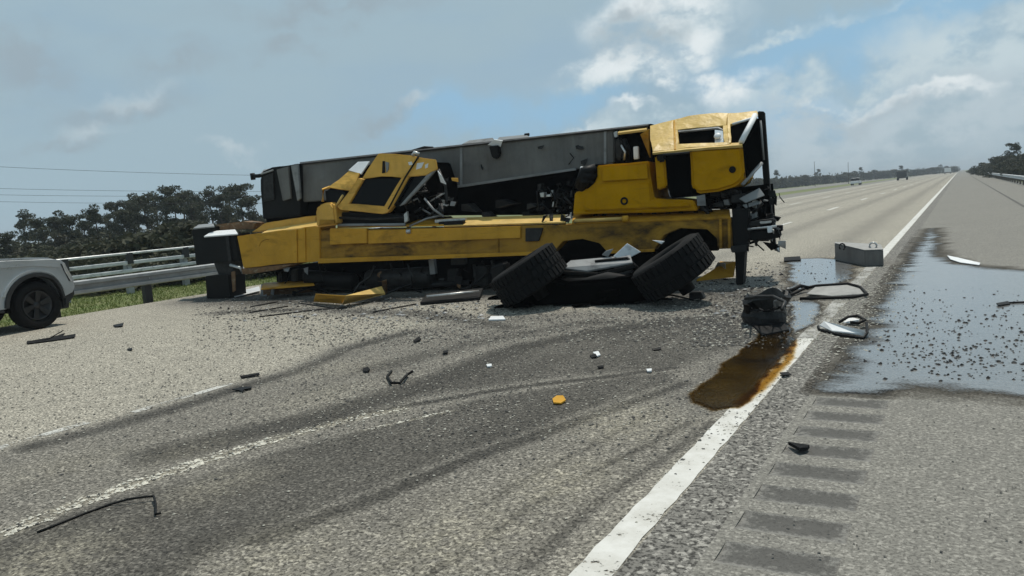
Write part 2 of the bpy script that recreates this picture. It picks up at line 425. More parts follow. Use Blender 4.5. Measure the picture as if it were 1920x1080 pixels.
def obj(name, verts, faces, mat, parent=None, smooth=False, bevel=0.0, seg=1, origin=None, fix=True, crumple=0.0):
    """verts in world space -> one mesh object, in its parent's space or with its origin at its own base"""
    vs = [Vector(v) for v in verts]
    if parent is not None:
        inv = WM[parent].inverted(); vs = [inv @ v for v in vs]; mw = WM[parent]
    else:
        if origin is None:
            a = np.array([tuple(v) for v in vs]); origin = ((a[:, 0].min() + a[:, 0].max()) / 2, (a[:, 1].min() + a[:, 1].max()) / 2, a[:, 2].min())
        mw = Matrix.Translation(Vector(origin)); vs = [v - Vector(origin) for v in vs]
    me = bpy.data.meshes.new(name); me.from_pydata([tuple(v) for v in vs], [], faces)
    if fix or bevel:
        bm = bmesh.new(); bm.from_mesh(me)
        if bevel:
            es = [e for e in bm.edges if len(e.link_faces) == 2 and e.calc_face_angle(0) > 0.5]
            bmesh.ops.bevel(bm, geom=es, offset=bevel, segments=seg, affect='EDGES', clamp_overlap=True)
        if crumple:
            bmesh.ops.triangulate(bm, faces=bm.faces)
            for _ in range(4):
                es = [e for e in bm.edges if e.calc_length() > 0.22]
                if not es: break
                bmesh.ops.subdivide_edges(bm, edges=es, cuts=1); bmesh.ops.triangulate(bm, faces=bm.faces)
            for v in bm.verts: v.co += mnoise.noise_vector(v.co * 2.3) * crumple + mnoise.noise_vector(v.co * 6.1) * crumple * .45
        bmesh.ops.recalc_face_normals(bm, faces=bm.faces)
        bm.to_mesh(me); bm.free()
    if smooth:
        me.polygons.foreach_set('use_smooth', [True] * len(me.polygons))
    me.materials.append(MATS[mat] if isinstance(mat, str) else mat)
    o = bpy.data.objects.new(name, me); link(o, parent)
    if parent is None: o.matrix_world = mw
    WM[o] = mw
    return o


class MB:
    """collects several shapes of ONE part"""
    def __init__(s): s.v = []; s.f = []
    def add(s, v, f):
        k = len(s.v); s.v += [Vector(x) for x in v]; s.f += [tuple(i + k for i in q) for q in f]; return s
    def build(s, name, mat, parent=None, **kw): return obj(name, s.v, s.f, mat, parent, **kw)


def prism_vf(front, back):
    n = len(front)
    f = [tuple(range(n - 1, -1, -1)), tuple(range(n, 2 * n))]
    f += [(i, (i + 1) % n, n + (i + 1) % n, n + i) for i in range(n)]
    return list(front) + list(back), f


def box_vf(c, ax, ay, az):
    c = Vector(c); ax, ay, az = Vector(ax), Vector(ay), Vector(az)
    v = [c + sx * ax + sy * ay + sz * az for sz in (-1, 1) for sx, sy in ((-1, -1), (1, -1), (1, 1), (-1, 1))]
    return v, [(0, 3, 2, 1), (4, 5, 6, 7), (0, 1, 5, 4), (1, 2, 6, 5), (2, 3, 7, 6), (3, 0, 4, 7)]


def tube_vf(pts, r, n=8):
    pts = [Vector(p) for p in pts]; v = []; f = []
    rr = r if isinstance(r, (list, tuple)) else [r] * len(pts)
    for i, p in enumerate(pts):
        d = (pts[min(i + 1, len(pts) - 1)] - pts[max(i - 1, 0)]).normalized()
        up = Vector((0, 0, 1)) if abs(d.z) < 0.95 else Vector((1, 0, 0))
        a = d.cross(up).normalized(); b = a.cross(d)
        v += [p + (a * math.cos(2 * math.pi * k / n) + b * math.sin(2 * math.pi * k / n)) * rr[i] for k in range(n)]
    for i in range(len(pts) - 1):
        f += [(i * n + k, i * n + (k + 1) % n, (i + 1) * n + (k + 1) % n, (i + 1) * n + k) for k in range(n)]
    f += [tuple(range(n - 1, -1, -1)), tuple(range((len(pts) - 1) * n, len(pts) * n))]
    return v, f


def lathe_vf(c, axis, prof, n=32):
    """prof: list of (offset along axis, radius)"""
    c = Vector(c); d = Vector(axis).normalized()
    up = Vector((0, 0, 1)) if abs(d.z) < 0.95 else Vector((1, 0, 0))
    a = d.cross(up).normalized(); b = a.cross(d); v = []; f = []
    for (o, r) in prof:
        v += [c + d * o + (a * math.cos(2 * math.pi * k / n) + b * math.sin(2 * math.pi * k / n)) * r for k in range(n)]
    for i in range(len(prof) - 1):
        f += [(i * n + k, i * n + (k + 1) % n, (i + 1) * n + (k + 1) % n, (i + 1) * n + k) for k in range(n)]
    f += [tuple(range(n - 1, -1, -1)), tuple(range((len(prof) - 1) * n, len(prof) * n))]
    return v, f


# ------------------------------------------------------------------ ground, road, markings
X_E0, X_E1 = -1.475, -1.305          # edge line
X_J = -1.005                         # joint between lane strip and shoulder
X_L = -16.3                          # left edge of the paving
X_R = 4.9
FAR = 2500.0


def sheet(name, pts, z, mat, kind='structure', label=None):
    o = obj(name, [(x, y, z) for x, y in pts], [tuple(range(len(pts)))], mat, None, fix=False, origin=(0, 0, 0))
    return tag(o, label, None, None, kind)


sheet('ground', [(-3000, -400), (3000, -400), (3000, 3000), (-3000, 3000)], -0.12, 'verge')

# road grid with staining and shadow attribute
xs = np.concatenate([np.arange(X_L, -8.0, 0.12), np.arange(-8.0, X_E1 + 0.02, 0.045)]); xs[-1] = X_E1 + 0.01
ys = [-6.0]
while ys[-1] < FAR: ys.append(ys[-1] + (0.3 if ys[-1] < 0 else 0.04 if ys[-1] < 9 else 0.1 if ys[-1] < 20 else 1.5 if ys[-1] < 80 else 200))
ys = np.array(ys)
GX, GY = np.meshgrid(xs, ys); NX, NY = len(xs), len(ys)
PTS = np.stack([GX.ravel(), GY.ravel()], 1)


def gpoly(pxs): return np.array([G(x, y)[:2] for x, y in pxs])


def seg_dist(P, poly):
    best = np.full(len(P), 1e9)
    for a, b in zip(poly[:-1], poly[1:]):
        ab = b - a; t = np.clip(((P - a) @ ab) / (ab @ ab), 0, 1)
        best = np.minimum(best, np.linalg.norm(P - a - t[:, None] * ab, axis=1))
    return best


def inside(P, poly):
    r = np.zeros(len(P), bool); n = len(poly); j = n - 1
    for i in range(n):
        xi, yi = poly[i]; xj, yj = poly[j]
        c = ((yi > P[:, 1]) != (yj > P[:, 1])) & (P[:, 0] < (xj - xi) * (P[:, 1] - yi) / (yj - yi + 1e-12) + xi)
        r ^= c; j = i
    return r


def soft_in(P, poly, w):
    d = seg_dist(P, np.vstack([poly, poly[:1]])); s = np.where(inside(P, poly), d, -d)
    return np.clip(s / w * 0.5 + 0.5, 0, 1)


stain_shade = np.zeros(len(PTS)); sand = np.zeros(len(PTS)); wet = np.zeros(len(PTS))
near = PTS[:, 1] < 24
Pn = PTS[near]
wob = np.array([mnoise.noise(Vector((x * 0.9, y * 0.9, 0))) for x, y in Pn])
Pw = Pn + np.stack([wob * 0.10, wob * 0.10], 1)
s_ = np.zeros(len(Pn)); d_ = np.zeros(len(Pn)); w_ = np.zeros(len(Pn))
dark_lane = gpoly([(-500, 960), (0, 838), (220, 795), (450, 722), (560, 690), (650, 648), (760, 618), (860, 600), (1000, 585), (1200, 575), (1420, 540), (1560, 520), (1640, 500), (1480, 700), (1150, 1030), (900, 1400), (-900, 1500)])
s_ = np.maximum(s_, 0.62 * soft_in(Pw, dark_lane, 0.35))
mid_dark = gpoly([(-300, 1130), (0, 1015), (250, 925), (520, 840), (700, 795), (900, 742), (1100, 712), (1270, 690), (1290, 715), (1120, 772), (1000, 815), (900, 848), (760, 902), (640, 955), (500, 1015), (380, 1075), (200, 1200)])
s_ = np.maximum(s_, 0.92 * soft_in(Pw, mid_dark, 0.16))
upper_dark = gpoly([(640, 760), (800, 700), (900, 660), (1100, 610), (1400, 590), (1440, 640), (1290, 700), (1050, 715), (850, 745)])
s_ = np.maximum(s_, 0.90 * soft_in(Pw, upper_dark, 0.30))
def band(pxs, w, amt, tgt):
    return np.maximum(tgt, amt * np.exp(-(seg_dist(Pw, gpoly(pxs)) / w) ** 2))
s_ = band([(60, 838), (220, 800), (450, 728), (560, 696), (650, 655), (760, 625)], 0.26, 1.0, s_)
s_ = band([(300, 850), (450, 815), (600, 785), (760, 735), (900, 680), (1000, 648), (1130, 620), (1300, 600)], 0.46, 1.1, s_)
s_ = band([(560, 800), (760, 762), (900, 737), (1000, 722), (1100, 712), (1260, 690)], 0.11, 1.1, s_)
s_ = band([(500, 1010), (640, 955), (760, 905), (900, 850), (1000, 820), (1120, 778), (1280, 720)], 0.15, 1.1, s_)
s_ = band([(-100, 1060), (100, 985), (300, 925), (600, 850), (800, 800)], 0.30, 0.92, s_)
s_ = band([(800, 1080), (960, 980), (1100, 890), (1300, 790)], 0.06, 1.0, s_)
s_ = band([(700, 1075), (880, 960), (1080, 850), (1240, 770)], 0.05, 0.95, s_)
s_ = band([(1000, 1060), (1120, 960), (1240, 860), (1340, 790)], 0.07, 0.95, s_)
s_ = band([(400, 560), (520, 565), (700, 560), (900, 550), (1200, 550), (1440, 550)], 1.0, 1.0, s_)  # crane's shadow on the road painted in together with the wet stain
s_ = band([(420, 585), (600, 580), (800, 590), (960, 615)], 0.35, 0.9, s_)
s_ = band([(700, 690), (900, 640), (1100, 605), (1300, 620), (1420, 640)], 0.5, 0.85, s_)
# tyre-track darkening of the far lanes
for xc in (-3.0, -5.1, -8.2, -10.4, -13.0):
    s_ = np.maximum(s_, 0.0)
for (x, y, r, a) in [(1180, 790, .35, .8), (1060, 900, .3, .8), (850, 1010, .4, .7), (60, 1060, .3, .8), (430, 905, .25, .55), (620, 740, .4, .45), (330, 850, .3, .3), (130, 870, .3, .4), (640, 690, .35, .5), (500, 1050, .3, .6)]:
    g = G(x, y); dd = np.hypot((Pw[:, 0] - g.x), (Pw[:, 1] - g.y) * 0.7)
    d_ = np.maximum(d_, a * np.exp(-(dd / r) ** 2))
gouge_px = [(-120, 1045), (0, 1003), (120, 955), (250, 908), (380, 865), (520, 822), (640, 790), (760, 765)]
gouge = gpoly(gouge_px)
d_ = np.maximum(d_, 1.0 * np.exp(-(seg_dist(Pw, gouge) / 0.075) ** 2))
d_ = band([(690, 805), (760, 790), (850, 770)], 0.02, 1.0, d_)
oil_c = gpoly([(1290, 745), (1400, 660), (1470, 610), (1480, 690), (1330, 770)])
w_ = np.maximum(w_, 0.9 * soft_in(Pw, oil_c, 0.25))
w_ = np.maximum(w_, 0.6 * soft_in(Pw, gpoly([(1350, 530), (1480, 500), (1520, 620), (1400, 640), (1330, 590)]), 0.5))
stain_shade[near] = s_; sand[near] = d_; wet[near] = w_
far_m = PTS[:, 1] > 13
for xc, a in ((-2.6, .35), (-4.9, .35), (-7.7, .3), (-10.0, .3), (-12.6, .3)):
    stain_shade[far_m] = np.maximum(stain_shade[far_m], a * np.exp(-((PTS[far_m, 0] - xc) / 0.45) ** 2))
fc = [(j * NX + i, j * NX + i + 1, (j + 1) * NX + i + 1, (j + 1) * NX + i) for j in range(NY - 1) for i in range(NX - 1)]
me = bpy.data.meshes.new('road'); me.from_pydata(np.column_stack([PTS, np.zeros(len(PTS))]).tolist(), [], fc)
ca = me.color_attributes.new('stain_shade', 'FLOAT_COLOR', 'POINT')
ca.data.foreach_set('color', np.column_stack([stain_shade, sand, wet, np.ones(len(PTS))]).astype(np.float32).ravel())
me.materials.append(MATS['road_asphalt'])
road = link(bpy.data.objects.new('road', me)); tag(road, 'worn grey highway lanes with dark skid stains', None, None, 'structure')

sheet('lane_edge_strip', [(X_E1 + 0.01, -6), (X_J, -6), (X_J, FAR), (X_E1 + 0.01, FAR)], 0.0, 'strip_asphalt')

# shoulder with real ground-in rumble grooves
RX0, RX1 = -0.945, -0.455
GP, GW = 0.37, 0.225
gy0 = G(1400, 935).y - 3 * GP
sv, sf = [], []
def quad(x0, y0, x1, y1):
    k = len(sv); sv.extend([(x0, y0, 0), (x1, y0, 0), (x1, y1, 0), (x0, y1, 0)]); sf.append((k, k + 1, k + 2, k + 3))
NG = 46
quad(X_J, -6, RX0, FAR); quad(RX1, -6, X_R, FAR)
quad(RX0, -6, RX1, gy0)
for i in range(NG):
    y0 = gy0 + i * GP
    quad(RX0, y0 + GW, RX1, y0 + GP if i < NG - 1 else FAR)
shoulder = obj('shoulder', sv, sf, 'shoulder_asphalt', None, fix=False, origin=(0, 0, 0)); tag(shoulder, None, None, None, 'structure')
gv, gf = [], []
NS = 7
for k in range(NS + 1):
    t = k / NS; z = -0.010 * (1 - (2 * t - 1) ** 2) - 0.0002
    gv += [(RX0 - 0.004, t * GW, z), (RX1 + 0.004, t * GW, z)]
gf = [(2 * k, 2 * k + 1, 2 * k + 3, 2 * k + 2) for k in range(NS)]
gf += [tuple(2 * k for k in range(NS, -1, -1)), tuple(2 * k + 1 for k in range(NS + 1))]
gme = bpy.data.meshes.new('rumble_groove'); gme.from_pydata(gv, [], gf); gme.materials.append(MATS['groove_dirty'])
for i in range(NG):
    g = bpy.data.objects.new('rumble_groove', gme); link(g, shoulder); g.location = (0, gy0 + i * GP, 0)


def ragged(x0, x1, y0, y1, step, amp):
    """long strip polygon with slightly uneven sides"""
    n = max(2, int((y1 - y0) / step)); L = []; Rr = []
    for i in range(n + 1):
        y = y0 + (y1 - y0) * i / n
        L.append((x0 + amp * mnoise.noise(Vector((3.1, y * 6, 0))), y)); Rr.append((x1 + amp * mnoise.noise(Vector((9.7, y * 6, 0))), y))
    return L, Rr


def strip_obj(name, x0, x1, y0, y1, z, mat, step=0.08, amp=0.012):
    L, Rr = ragged(x0, x1, y0, y1, step, amp); n = len(L)
    v = [(x, y, z) for x, y in L] + [(x, y, z) for x, y in Rr]
    return obj(name, v, [(i, n + i, n + i + 1, i + 1) for i in range(n - 1)], mat, None, fix=False, origin=(0, 0, 0))


tag(strip_obj('edge_line', X_E0, X_E1, -5, 8.2, 0.004, 'road_paint'), None, None, None, 'structure')
tag(strip_obj('edge_line', X_E0, X_E1, 8.2, 15.5, 0.004, 'road_paint_dirty'), None, None, None, 'structure')
tag(strip_obj('edge_line', X_E0, X_E1, 15.5, 30, 0.004, 'road_paint'), None, None, None, 'structure')
tag(strip_obj('edge_line', X_E0, X_E1, 30, 1500, 0.008, 'road_paint', 20, 0.0), None, None, None, 'structure')
for (x, y0, y1, w, worn) in [(-6.62, 2.0, 3.75, .12, True), (-6.5, 4.1, 5.2, .10, True), (-6.0, 29.2, 33.0, .16, False), (-6.1, 44, 48, .2, False), (-6.1, 60, 64, .2, False), (-6.1, 76, 80, .2, False), (-6.1, 92, 96, .2, False), (-6.1, 108, 112, .2, False),
                             (-10.9, 44, 48, .2, False), (-10.9, 60, 64, .2, False), (-10.9, 76, 80, .2, False), (-10.9, 92, 96, .2, False), (-10.9, 108, 114, .2, False), (-6.1, 124, 130, .2, False), (-6.1, 140, 146, .2, False)]:
    tag(strip_obj('lane_dash', x - w / 2, x + w / 2, y0, y1, 0.004 if y0 < 25 else 0.010, 'road_paint_worn' if worn else 'road_paint'), None, None, None, 'structure')
tag(strip_obj('edge_line', X_L + 0.9, X_L + 1.1, 40, 1500, 0.012, 'road_paint', 20, 0.0), 'pale edge line of the far left lane', None, None, 'structure')
sheet('left_shoulder', [(-21.5, 34), (X_L, 34), (X_L, FAR), (-21.5, FAR)], -0.004, 'shoulder_asphalt')
sheet('far_carriageway', [(-48, 34), (-30, 34), (-30, FAR), (-48, FAR)], -0.1, 'shoulder_asphalt')
# a narrow paved joint near the right rail
tag(strip_obj('shoulder_joint', 2.05, 2.16, 18, 300, 0.006, 'groove_asphalt', 1.0, 0.03), None, None, None, 'structure')

# ------------------------------------------------------------------ water and oil
def frac_poly(pxs, z, amp, sub=14, seed=0.0):
    pts = [G(x, y, z) for x, y in pxs]; out = []
    for i, a in enumerate(pts):
        b = pts[(i + 1) % len(pts)]; L = (b - a).length; nrm = Vector((-(b - a).y, (b - a).x, 0)).normalized()
        n = max(2, min(sub, int(L / 0.06)))
        for k in range(n):
            t = k / n; p = a.lerp(b, t)
            out.append(p + nrm * amp * (mnoise.fractal(Vector((p.x * 2.3 + seed, p.y * 2.3, seed)), 1.0, 2.0, 4)) * min(1, L / 0.6))
    return out


def pool(name, pxs, z, mat, amp, label, seed, soft=.45, cell=.07):
    poly = np.array([tuple(G(x, y)[:2]) for x, y in pxs]); lo, hi = poly.min(0) - amp, poly.max(0) + amp
    gx = np.arange(lo[0], hi[0] + cell, cell); gy = np.arange(lo[1], hi[1] + cell, cell * 1.3)
    X, Y = np.meshgrid(gx, gy); P = np.stack([X.ravel(), Y.ravel()], 1)
    wb = np.array([mnoise.noise(Vector((x * 1.7 + seed, y * 1.7, seed))) for x, y in P]); wc = np.array([mnoise.noise(Vector((x * 5 + seed, y * 5, 7))) for x, y in P])
    Pq = P + np.stack([wb * amp + wc * amp * .4, wb * amp - wc * amp * .4], 1)
    d = seg_dist(Pq, np.vstack([poly, poly[:1]])); sg = np.where(inside(Pq, poly), d, -d); dep = np.clip(sg / soft, -.6, 1.3)
    nx = len(gx); ok = dep > -.55
    f = [(j * nx + i, j * nx + i + 1, (j + 1) * nx + i + 1, (j + 1) * nx + i) for j in range(len(gy) - 1) for i in range(nx - 1) if ok[j * nx + i] or ok[j * nx + i + 1] or ok[(j + 1) * nx + i] or ok[(j + 1) * nx + i + 1]]
    used = sorted({q for t in f for q in t}); mp = {q: k for k, q in enumerate(used)}
    me = bpy.data.meshes.new(name); me.from_pydata([(P[q, 0], P[q, 1], z) for q in used], [], [tuple(mp[q] for q in t) for t in f])
    at_ = me.attributes.new('depth', 'FLOAT', 'POINT'); at_.data.foreach_set('value', dep[used].astype(np.float32)); me.materials.append(MATS[mat])
    o = link(bpy.data.objects.new(name, me)); return tag(o, label, None, None, 'structure')


pool('puddle', [(1532, 735), (1545, 705), (1580, 660), (1620, 608), (1650, 552), (1680, 505), (1712, 462), (1742, 428), (1758, 428), (1762, 470), (1800, 494), (1920, 506), (2100, 520), (2150, 760), (1920, 752), (1850, 744), (1760, 734), (1700, 733), (1640, 742), (1580, 738)], 0.005, 'water', 0.10, 'wide shallow puddle spread over the shoulder', 1.3)
pool('puddle', [(1478, 486), (1540, 484), (1605, 492), (1592, 528), (1530, 540), (1478, 548)], 0.005, 'water', 0.10, 'small puddle beside the grey ballast block', 4.1, .2, .05)
pool('puddle', [(1478, 566), (1520, 560), (1545, 572), (1532, 604), (1500, 625), (1478, 640)], 0.005, 'water', 0.06, 'small puddle beside the crumpled drum', 6.1, .12, .04)
pool('oil_spill', [(1282, 756), (1300, 730), (1345, 695), (1398, 645), (1440, 612), (1470, 586), (1484, 620), (1486, 652), (1474, 686), (1424, 738), (1374, 772), (1320, 774)], 0.012, 'oil', 0.10, 'brown oil pool beside the edge line', 2.7, .09, .025)
pool('oil_film', [(1372, 760), (1420, 722), (1462, 680), (1478, 640), (1494, 640), (1492, 672), (1462, 712), (1420, 748), (1392, 764)], 0.016, 'oil_film', 0.03, 'thin amber oil film over the white edge line', 5.5, .06, .02)

# ------------------------------------------------------------------ overturned mobile crane
A_, B_ = G(1385, 535), G(408, 560)
CX = (A_ - B_).normalized(); CY = Vector((-CX.y, CX.x, 0)); CO = (A_ + B_) / 2
CRROT = Matrix(((CX.x, CY.x, 0), (CX.y, CY.y, 0), (0, 0, 1)))
crane = thing('mobile_crane', CO, 'wrecked yellow mobile crane lying on its side across the lanes', 'crane', None, CRROT)


def CP(px, py, d):
    r = pxdir(px, py); t = (CO + CY * d - CAM_P).dot(CY) / r.dot(CY)
    p = CAM_P + r * t
    if p.z < 0.004: p.z = 0.004
    return p


def prism(name, pxs, d0, d1, mat, parent=crane, bevel=0.012, seg=2, **kw):
    fr = [CP(x, y, d0) for x, y in pxs]; bk = [p + CY * (d1 - d0) for p in fr]
    return obj(name, *prism_vf(fr, bk), mat, parent, bevel=bevel, seg=seg, **kw)


def panel(name, pts, t, mat, parent=crane, bevel=0.004, **kw):
    fr = [CP(*p) for p in pts]
    n = Vector((0, 0, 0))
    for i in range(len(fr)):
        a, b = fr[i], fr[(i + 1) % len(fr)]
        n += Vector(((a.y - b.y) * (a.z + b.z), (a.z - b.z) * (a.x + b.x), (a.x - b.x) * (a.y + b.y)))
    n.normalize()
    if n.dot(CAM_P - fr[0]) < 0: n = -n
    return obj(name, *prism_vf(fr, [p - n * t for p in fr]), mat, parent, bevel=bevel, **kw)


def tubep(name, pts, r, mat, parent=crane, n=10, **kw):
    return obj(name, *tube_vf([CP(*p) for p in pts], r, n), mat, parent, smooth=True, **kw)


def disk(name, px, py, d, r, t, mat, parent=crane, n=20):
    c = CP(px, py, d)
    return obj(name, *lathe_vf(c, -CY, [(-t, r * .9), (-t * .2, r), (0, r * .9), (0.0, r * .55), (-t * .3, r * .5)], n), mat, parent, smooth=False)


rr = random.Random(3)
# --- carrier frame: long yellow box beam along the ground side
prism('carrier_frame', [(600, 432), (830, 427), (935, 424), (935, 478), (830, 481), (600, 488)], 0.0, 0.45, 'yellow_filthy', bevel=0.01)
prism('carrier_frame', [(936, 424), (1060, 421), (1371, 409), (1374, 466), (1346, 467), (1344, 447), (1326, 430), (1276, 428), (1246, 440), (1226, 469), (1138, 472), (1124, 456), (1092, 448), (1056, 452), (1036, 474), (1012, 475), (936, 478)], 0.0, 0.45, 'yellow_filthy', bevel=0.01)
frame = bpy.data.objects['carrier_frame']
prism('lower_flange', [(596, 485), (1012, 472), (1012, 478), (596, 494)], -0.09, 0.0, 'yellow_paint', bevel=0.006)
prism('lower_flange', [(1136, 470), (1226, 467), (1226, 472), (1136, 476)], -0.08, 0.0, 'yellow_grimy', bevel=0.006)
prism('side_plate', [(690, 432), (975, 424), (975, 446), (690, 457)], -0.05, 0.0, 'yellow_paint', bevel=0.006)
prism('side_plate', [(618, 428), (688, 428), (688, 456), (618, 459)], -0.07, 0.0, 'yellow_paint', bevel=0.01)
prism('side_plate', [(985, 428), (1018, 427), (1010, 452), (985, 453)], -0.04, 0.0, 'grimy_steel', bevel=0.006)
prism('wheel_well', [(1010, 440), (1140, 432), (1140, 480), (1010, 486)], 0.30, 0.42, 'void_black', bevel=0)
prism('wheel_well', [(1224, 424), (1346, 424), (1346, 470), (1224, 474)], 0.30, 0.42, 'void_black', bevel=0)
panel('top_flange', [(632, 425, 0.0), (832, 421, 0.0), (832, 409, 0.5), (650, 416, 0.5)], 0.03, 'yellow_paint')
panel('top_flange', [(832, 423, 0.0), (1060, 416, 0.0), (1060, 402, 0.5), (832, 409, 0.5)], 0.03, 'yellow_sunlit')
panel('top_flange', [(1072, 418, -0.02), (1370, 408, -0.02), (1368, 392, 0.5), (1075, 402, 0.5)], 0.03, 'yellow_grimy')
tubep('hydraulic_rod', [(1078, 414, -0.03), (1172, 410, -0.03)], 0.035, 'yellow_sunlit')
tubep('rod_end', [(1168, 411, -0.04), (1178, 410, -0.04)], 0.06, 'yellow_paint')
for x in (1348, 1364):
    prism('end_rib', [(x, 411), (x + 5, 411), (x + 6, 465), (x + 1, 466)], -0.06, 0.0, 'yellow_grimy', bevel=0.004)
for x in (1112, 1128, 1152, 1195, 1222, 1248, 1272, 1300, 1322):
    panel('bolt_slot', [(x, 404 - (x - 1112) * .028, .34), (x + 9, 403.5 - (x - 1112) * .028, .34), (x + 8, 401 - (x - 1112) * .028, .40), (x + 1, 401.5 - (x - 1112) * .028, .40)], 0.02, 'black_steel', bevel=0)
tubep('fitting', [(763, 434, -0.06), (770, 434, -0.06)], 0.045, 'bare_metal')
prism('hatch_frame', [(815, 412), (872, 409), (872, 414), (815, 418)], 0.12, 0.2, 'bare_metal', bevel=0.004)
prism('hatch', [(822, 416), (868, 413), (868, 420), (822, 423)], 0.02, 0.12, 'black_steel', bevel=0.004)
tubep('bracket', [(1018, 414, 0.05), (1020, 406, 0.05), (1026, 404, 0.1)], 0.02, 'black_steel')
# tapered rear end of the frame
prism('frame_end', [(444, 443), (520, 432), (590, 424), (600, 424), (600, 490), (540, 494), (456, 503)], -0.03, 0.5, 'yellow_paint', bevel=0.012, crumple=0.012)
for (x0, x1, t, b) in ((548, 556, 431, 493), (568, 572, 428, 491)):
    prism('weld_rib', [(x0, t), (x1, t - 1), (x1 + 1, b), (x0 + 1, b)], -0.055, -0.03, 'yellow_paint', bevel=0.004)
panel('end_top_plate', [(490, 437, -0.03), (600, 424, -0.03), (600, 414, 0.5), (505, 429, 0.5)], 0.02, 'yellow_sunlit')
prism('end_foot', [(452, 504), (556, 494), (520, 506), (470, 514), (455, 514)], -0.02, 0.4, 'rust_brown', bevel=0.008)
tubep('arc_weld', [(500 + 14 * math.cos(a), 465 + 16 * math.sin(a), -0.035) for a in [R_(x) for x in range(120, 300, 15)]], 0.008, 'yellow_grimy')
# rear ballast and bumpers at the far left
prism('rear_bumper', [(359, 430), (396, 425), (402, 494), (367, 497)], 0.35, 1.0, 'black_steel', bevel=0.02)
prism('rear_bumper', [(394, 444), (440, 438), (449, 489), (400, 493)], 0.02, 0.5, 'black_steel', bevel=0.015)
prism('bumper_strip', [(422, 442), (428, 441), (434, 490), (428, 491)], -0.02, 0.02, 'grimy_steel', bevel=0.003)
panel('bumper_plate', [(382, 443, -0.05), (446, 438, -0.05), (441, 430, 0.5), (398, 433, 0.5)], 0.03, 'white_paint')
panel('bumper_plate', [(362, 428, 0.3), (402, 424, 0.3), (400, 419, 0.8), (372, 421, 0.8)], 0.03, 'panel_grey')
prism('stowed_jib', [(470, 436), (492, 420), (520, 414), (592, 404), (592, 418), (520, 430), (478, 436)], 0.55, 0.9, 'yellow_bright', bevel=0.02, crumple=0.02)
prism('jib_tip', [(404, 421), (455, 415), (480, 418), (474, 430), (404, 431)], 0.6, 0.9, 'rust_brown', bevel=0.01)
prism('outrigger_foot', [(384, 518), (429, 514), (433, 558), (387, 562)], 0.0, 0.5, 'black_steel', bevel=0.02)
prism('outrigger_leg', [(400, 492), (440, 489), (438, 516), (410, 517)], 0.12, 0.4, 'grimy_steel', bevel=0.01)
tubep('outrigger_pin', [(432, 497, 0.0), (450, 502, 0.0), (456, 512, 0.05)], 0.035, 'bare_metal')
panel('torn_bracket', [(433, 510, 0.05), (440, 508, 0.0), (441, 545, -0.05), (436, 548, 0.0)], 0.02, 'rust_brown')
# underside: axles, tanks and drive line in the dark below the frame
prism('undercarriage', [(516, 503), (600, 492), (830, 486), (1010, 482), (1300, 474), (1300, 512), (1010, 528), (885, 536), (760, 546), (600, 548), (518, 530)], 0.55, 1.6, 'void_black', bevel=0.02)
c0, c1 = CP(690, 524, 0.35), CP(812, 518, 0.35)
obj('air_tank', *lathe_vf(c0, c1 - c0, [(0, .1), (.02, .18), (.06, .2), ((c1 - c0).length - .06, .2), ((c1 - c0).length - .02, .18), ((c1 - c0).length, .1)], 24), 'grimy_steel', crane, smooth=True)
c0, c1 = CP(575, 520, 0.35), CP(668, 528, 0.35)
obj('air_tank', *lathe_vf(c0, c1 - c0, [(0, .1), (.02, .15), (.06, .17), ((c1 - c0).length - .06, .17), ((c1 - c0).length, .1)], 24), 'black_steel', crane, smooth=True)
prism('hanger_bracket', [(803, 487), (813, 487), (816, 514), (806, 515)], 0.2, 0.3, 'panel_grey', bevel=0.006)
prism('hanger_bracket', [(845, 485), (872, 484), (872, 496), (845, 497)], 0.2, 0.3, 'grimy_steel', bevel=0.006)
for (x, y, w, h_, d) in ((545, 506, 12, 22, .3), (566, 508, 8, 18, .4), (838, 505, 20, 30, .4), (888, 500, 26, 36, .3), (1150, 485, 30, 20, .4), (520, 512, 7, 18, .35)):
    prism('axle_housing', [(x, y), (x + w, y - 1), (x + w, y + h_), (x, y + h_)], d, d + .3, 'grimy_steel', bevel=0.02)
tubep('drive_shaft', [(520, 536, .4), (700, 540, .35), (880, 530, .35)], 0.06, 'grimy_steel')

for i in range(14):
    x = rr.uniform(860, 1010) if i % 2 else rr.uniform(520, 850); y = rr.uniform(486, 500); d = rr.uniform(.0, .45)
    tubep('dangling_hose', [(x, y, d), (x + rr.uniform(-14, 14), y + 20, d - .04), (x + rr.uniform(-30, 30), y + rr.uniform(34, 46), d - .08), (x + rr.uniform(-50, 50), y + rr.uniform(44, 60), d - .15)], rr.uniform(.012, .03), rr.choice(['black_steel', 'grimy_steel']), n=6)
# --- grey boom lying on top
prism('boom', [(562, 306), (700, 290.5), (870, 271.5), (1010, 256), (1150, 241), (1152, 306), (1118, 309), (1080, 318), (838, 354), (690, 372), (566, 379)], 0.9, 1.9, 'boom_grey', bevel=0.02, crumple=0.014)
boom = bpy.data.objects['boom']
panel('boom_lip', [(562, 307, 0.86), (1216, 234.5, 0.86), (1216, 232, 1.0), (562, 304, 1.0)], 0.03, 'grimy_steel')
for (x, dy) in ((862, 0), (1132, 0), (746, 0)):
    t = 306 - (x - 562) * .1112; b = 379 - (x - 566) * .0935 if x < 1000 else 310
    prism('boom_seam', [(x, t + 2), (x + 5, t + 1.5), (x + 5, b - 3), (x, b - 2)], 0.885, 0.9, 'panel_grey', bevel=0.003)
prism('boom_skid', [(840, 350), (1078, 315), (1080, 319), (840, 355)], 0.86, 0.9, 'panel_grey', bevel=0.004)
panel('boom_cover', [(866, 270, 1.0), (880, 263, 1.1), (924, 258, 1.1), (928, 264, 1.0)], 0.03, 'panel_grey')
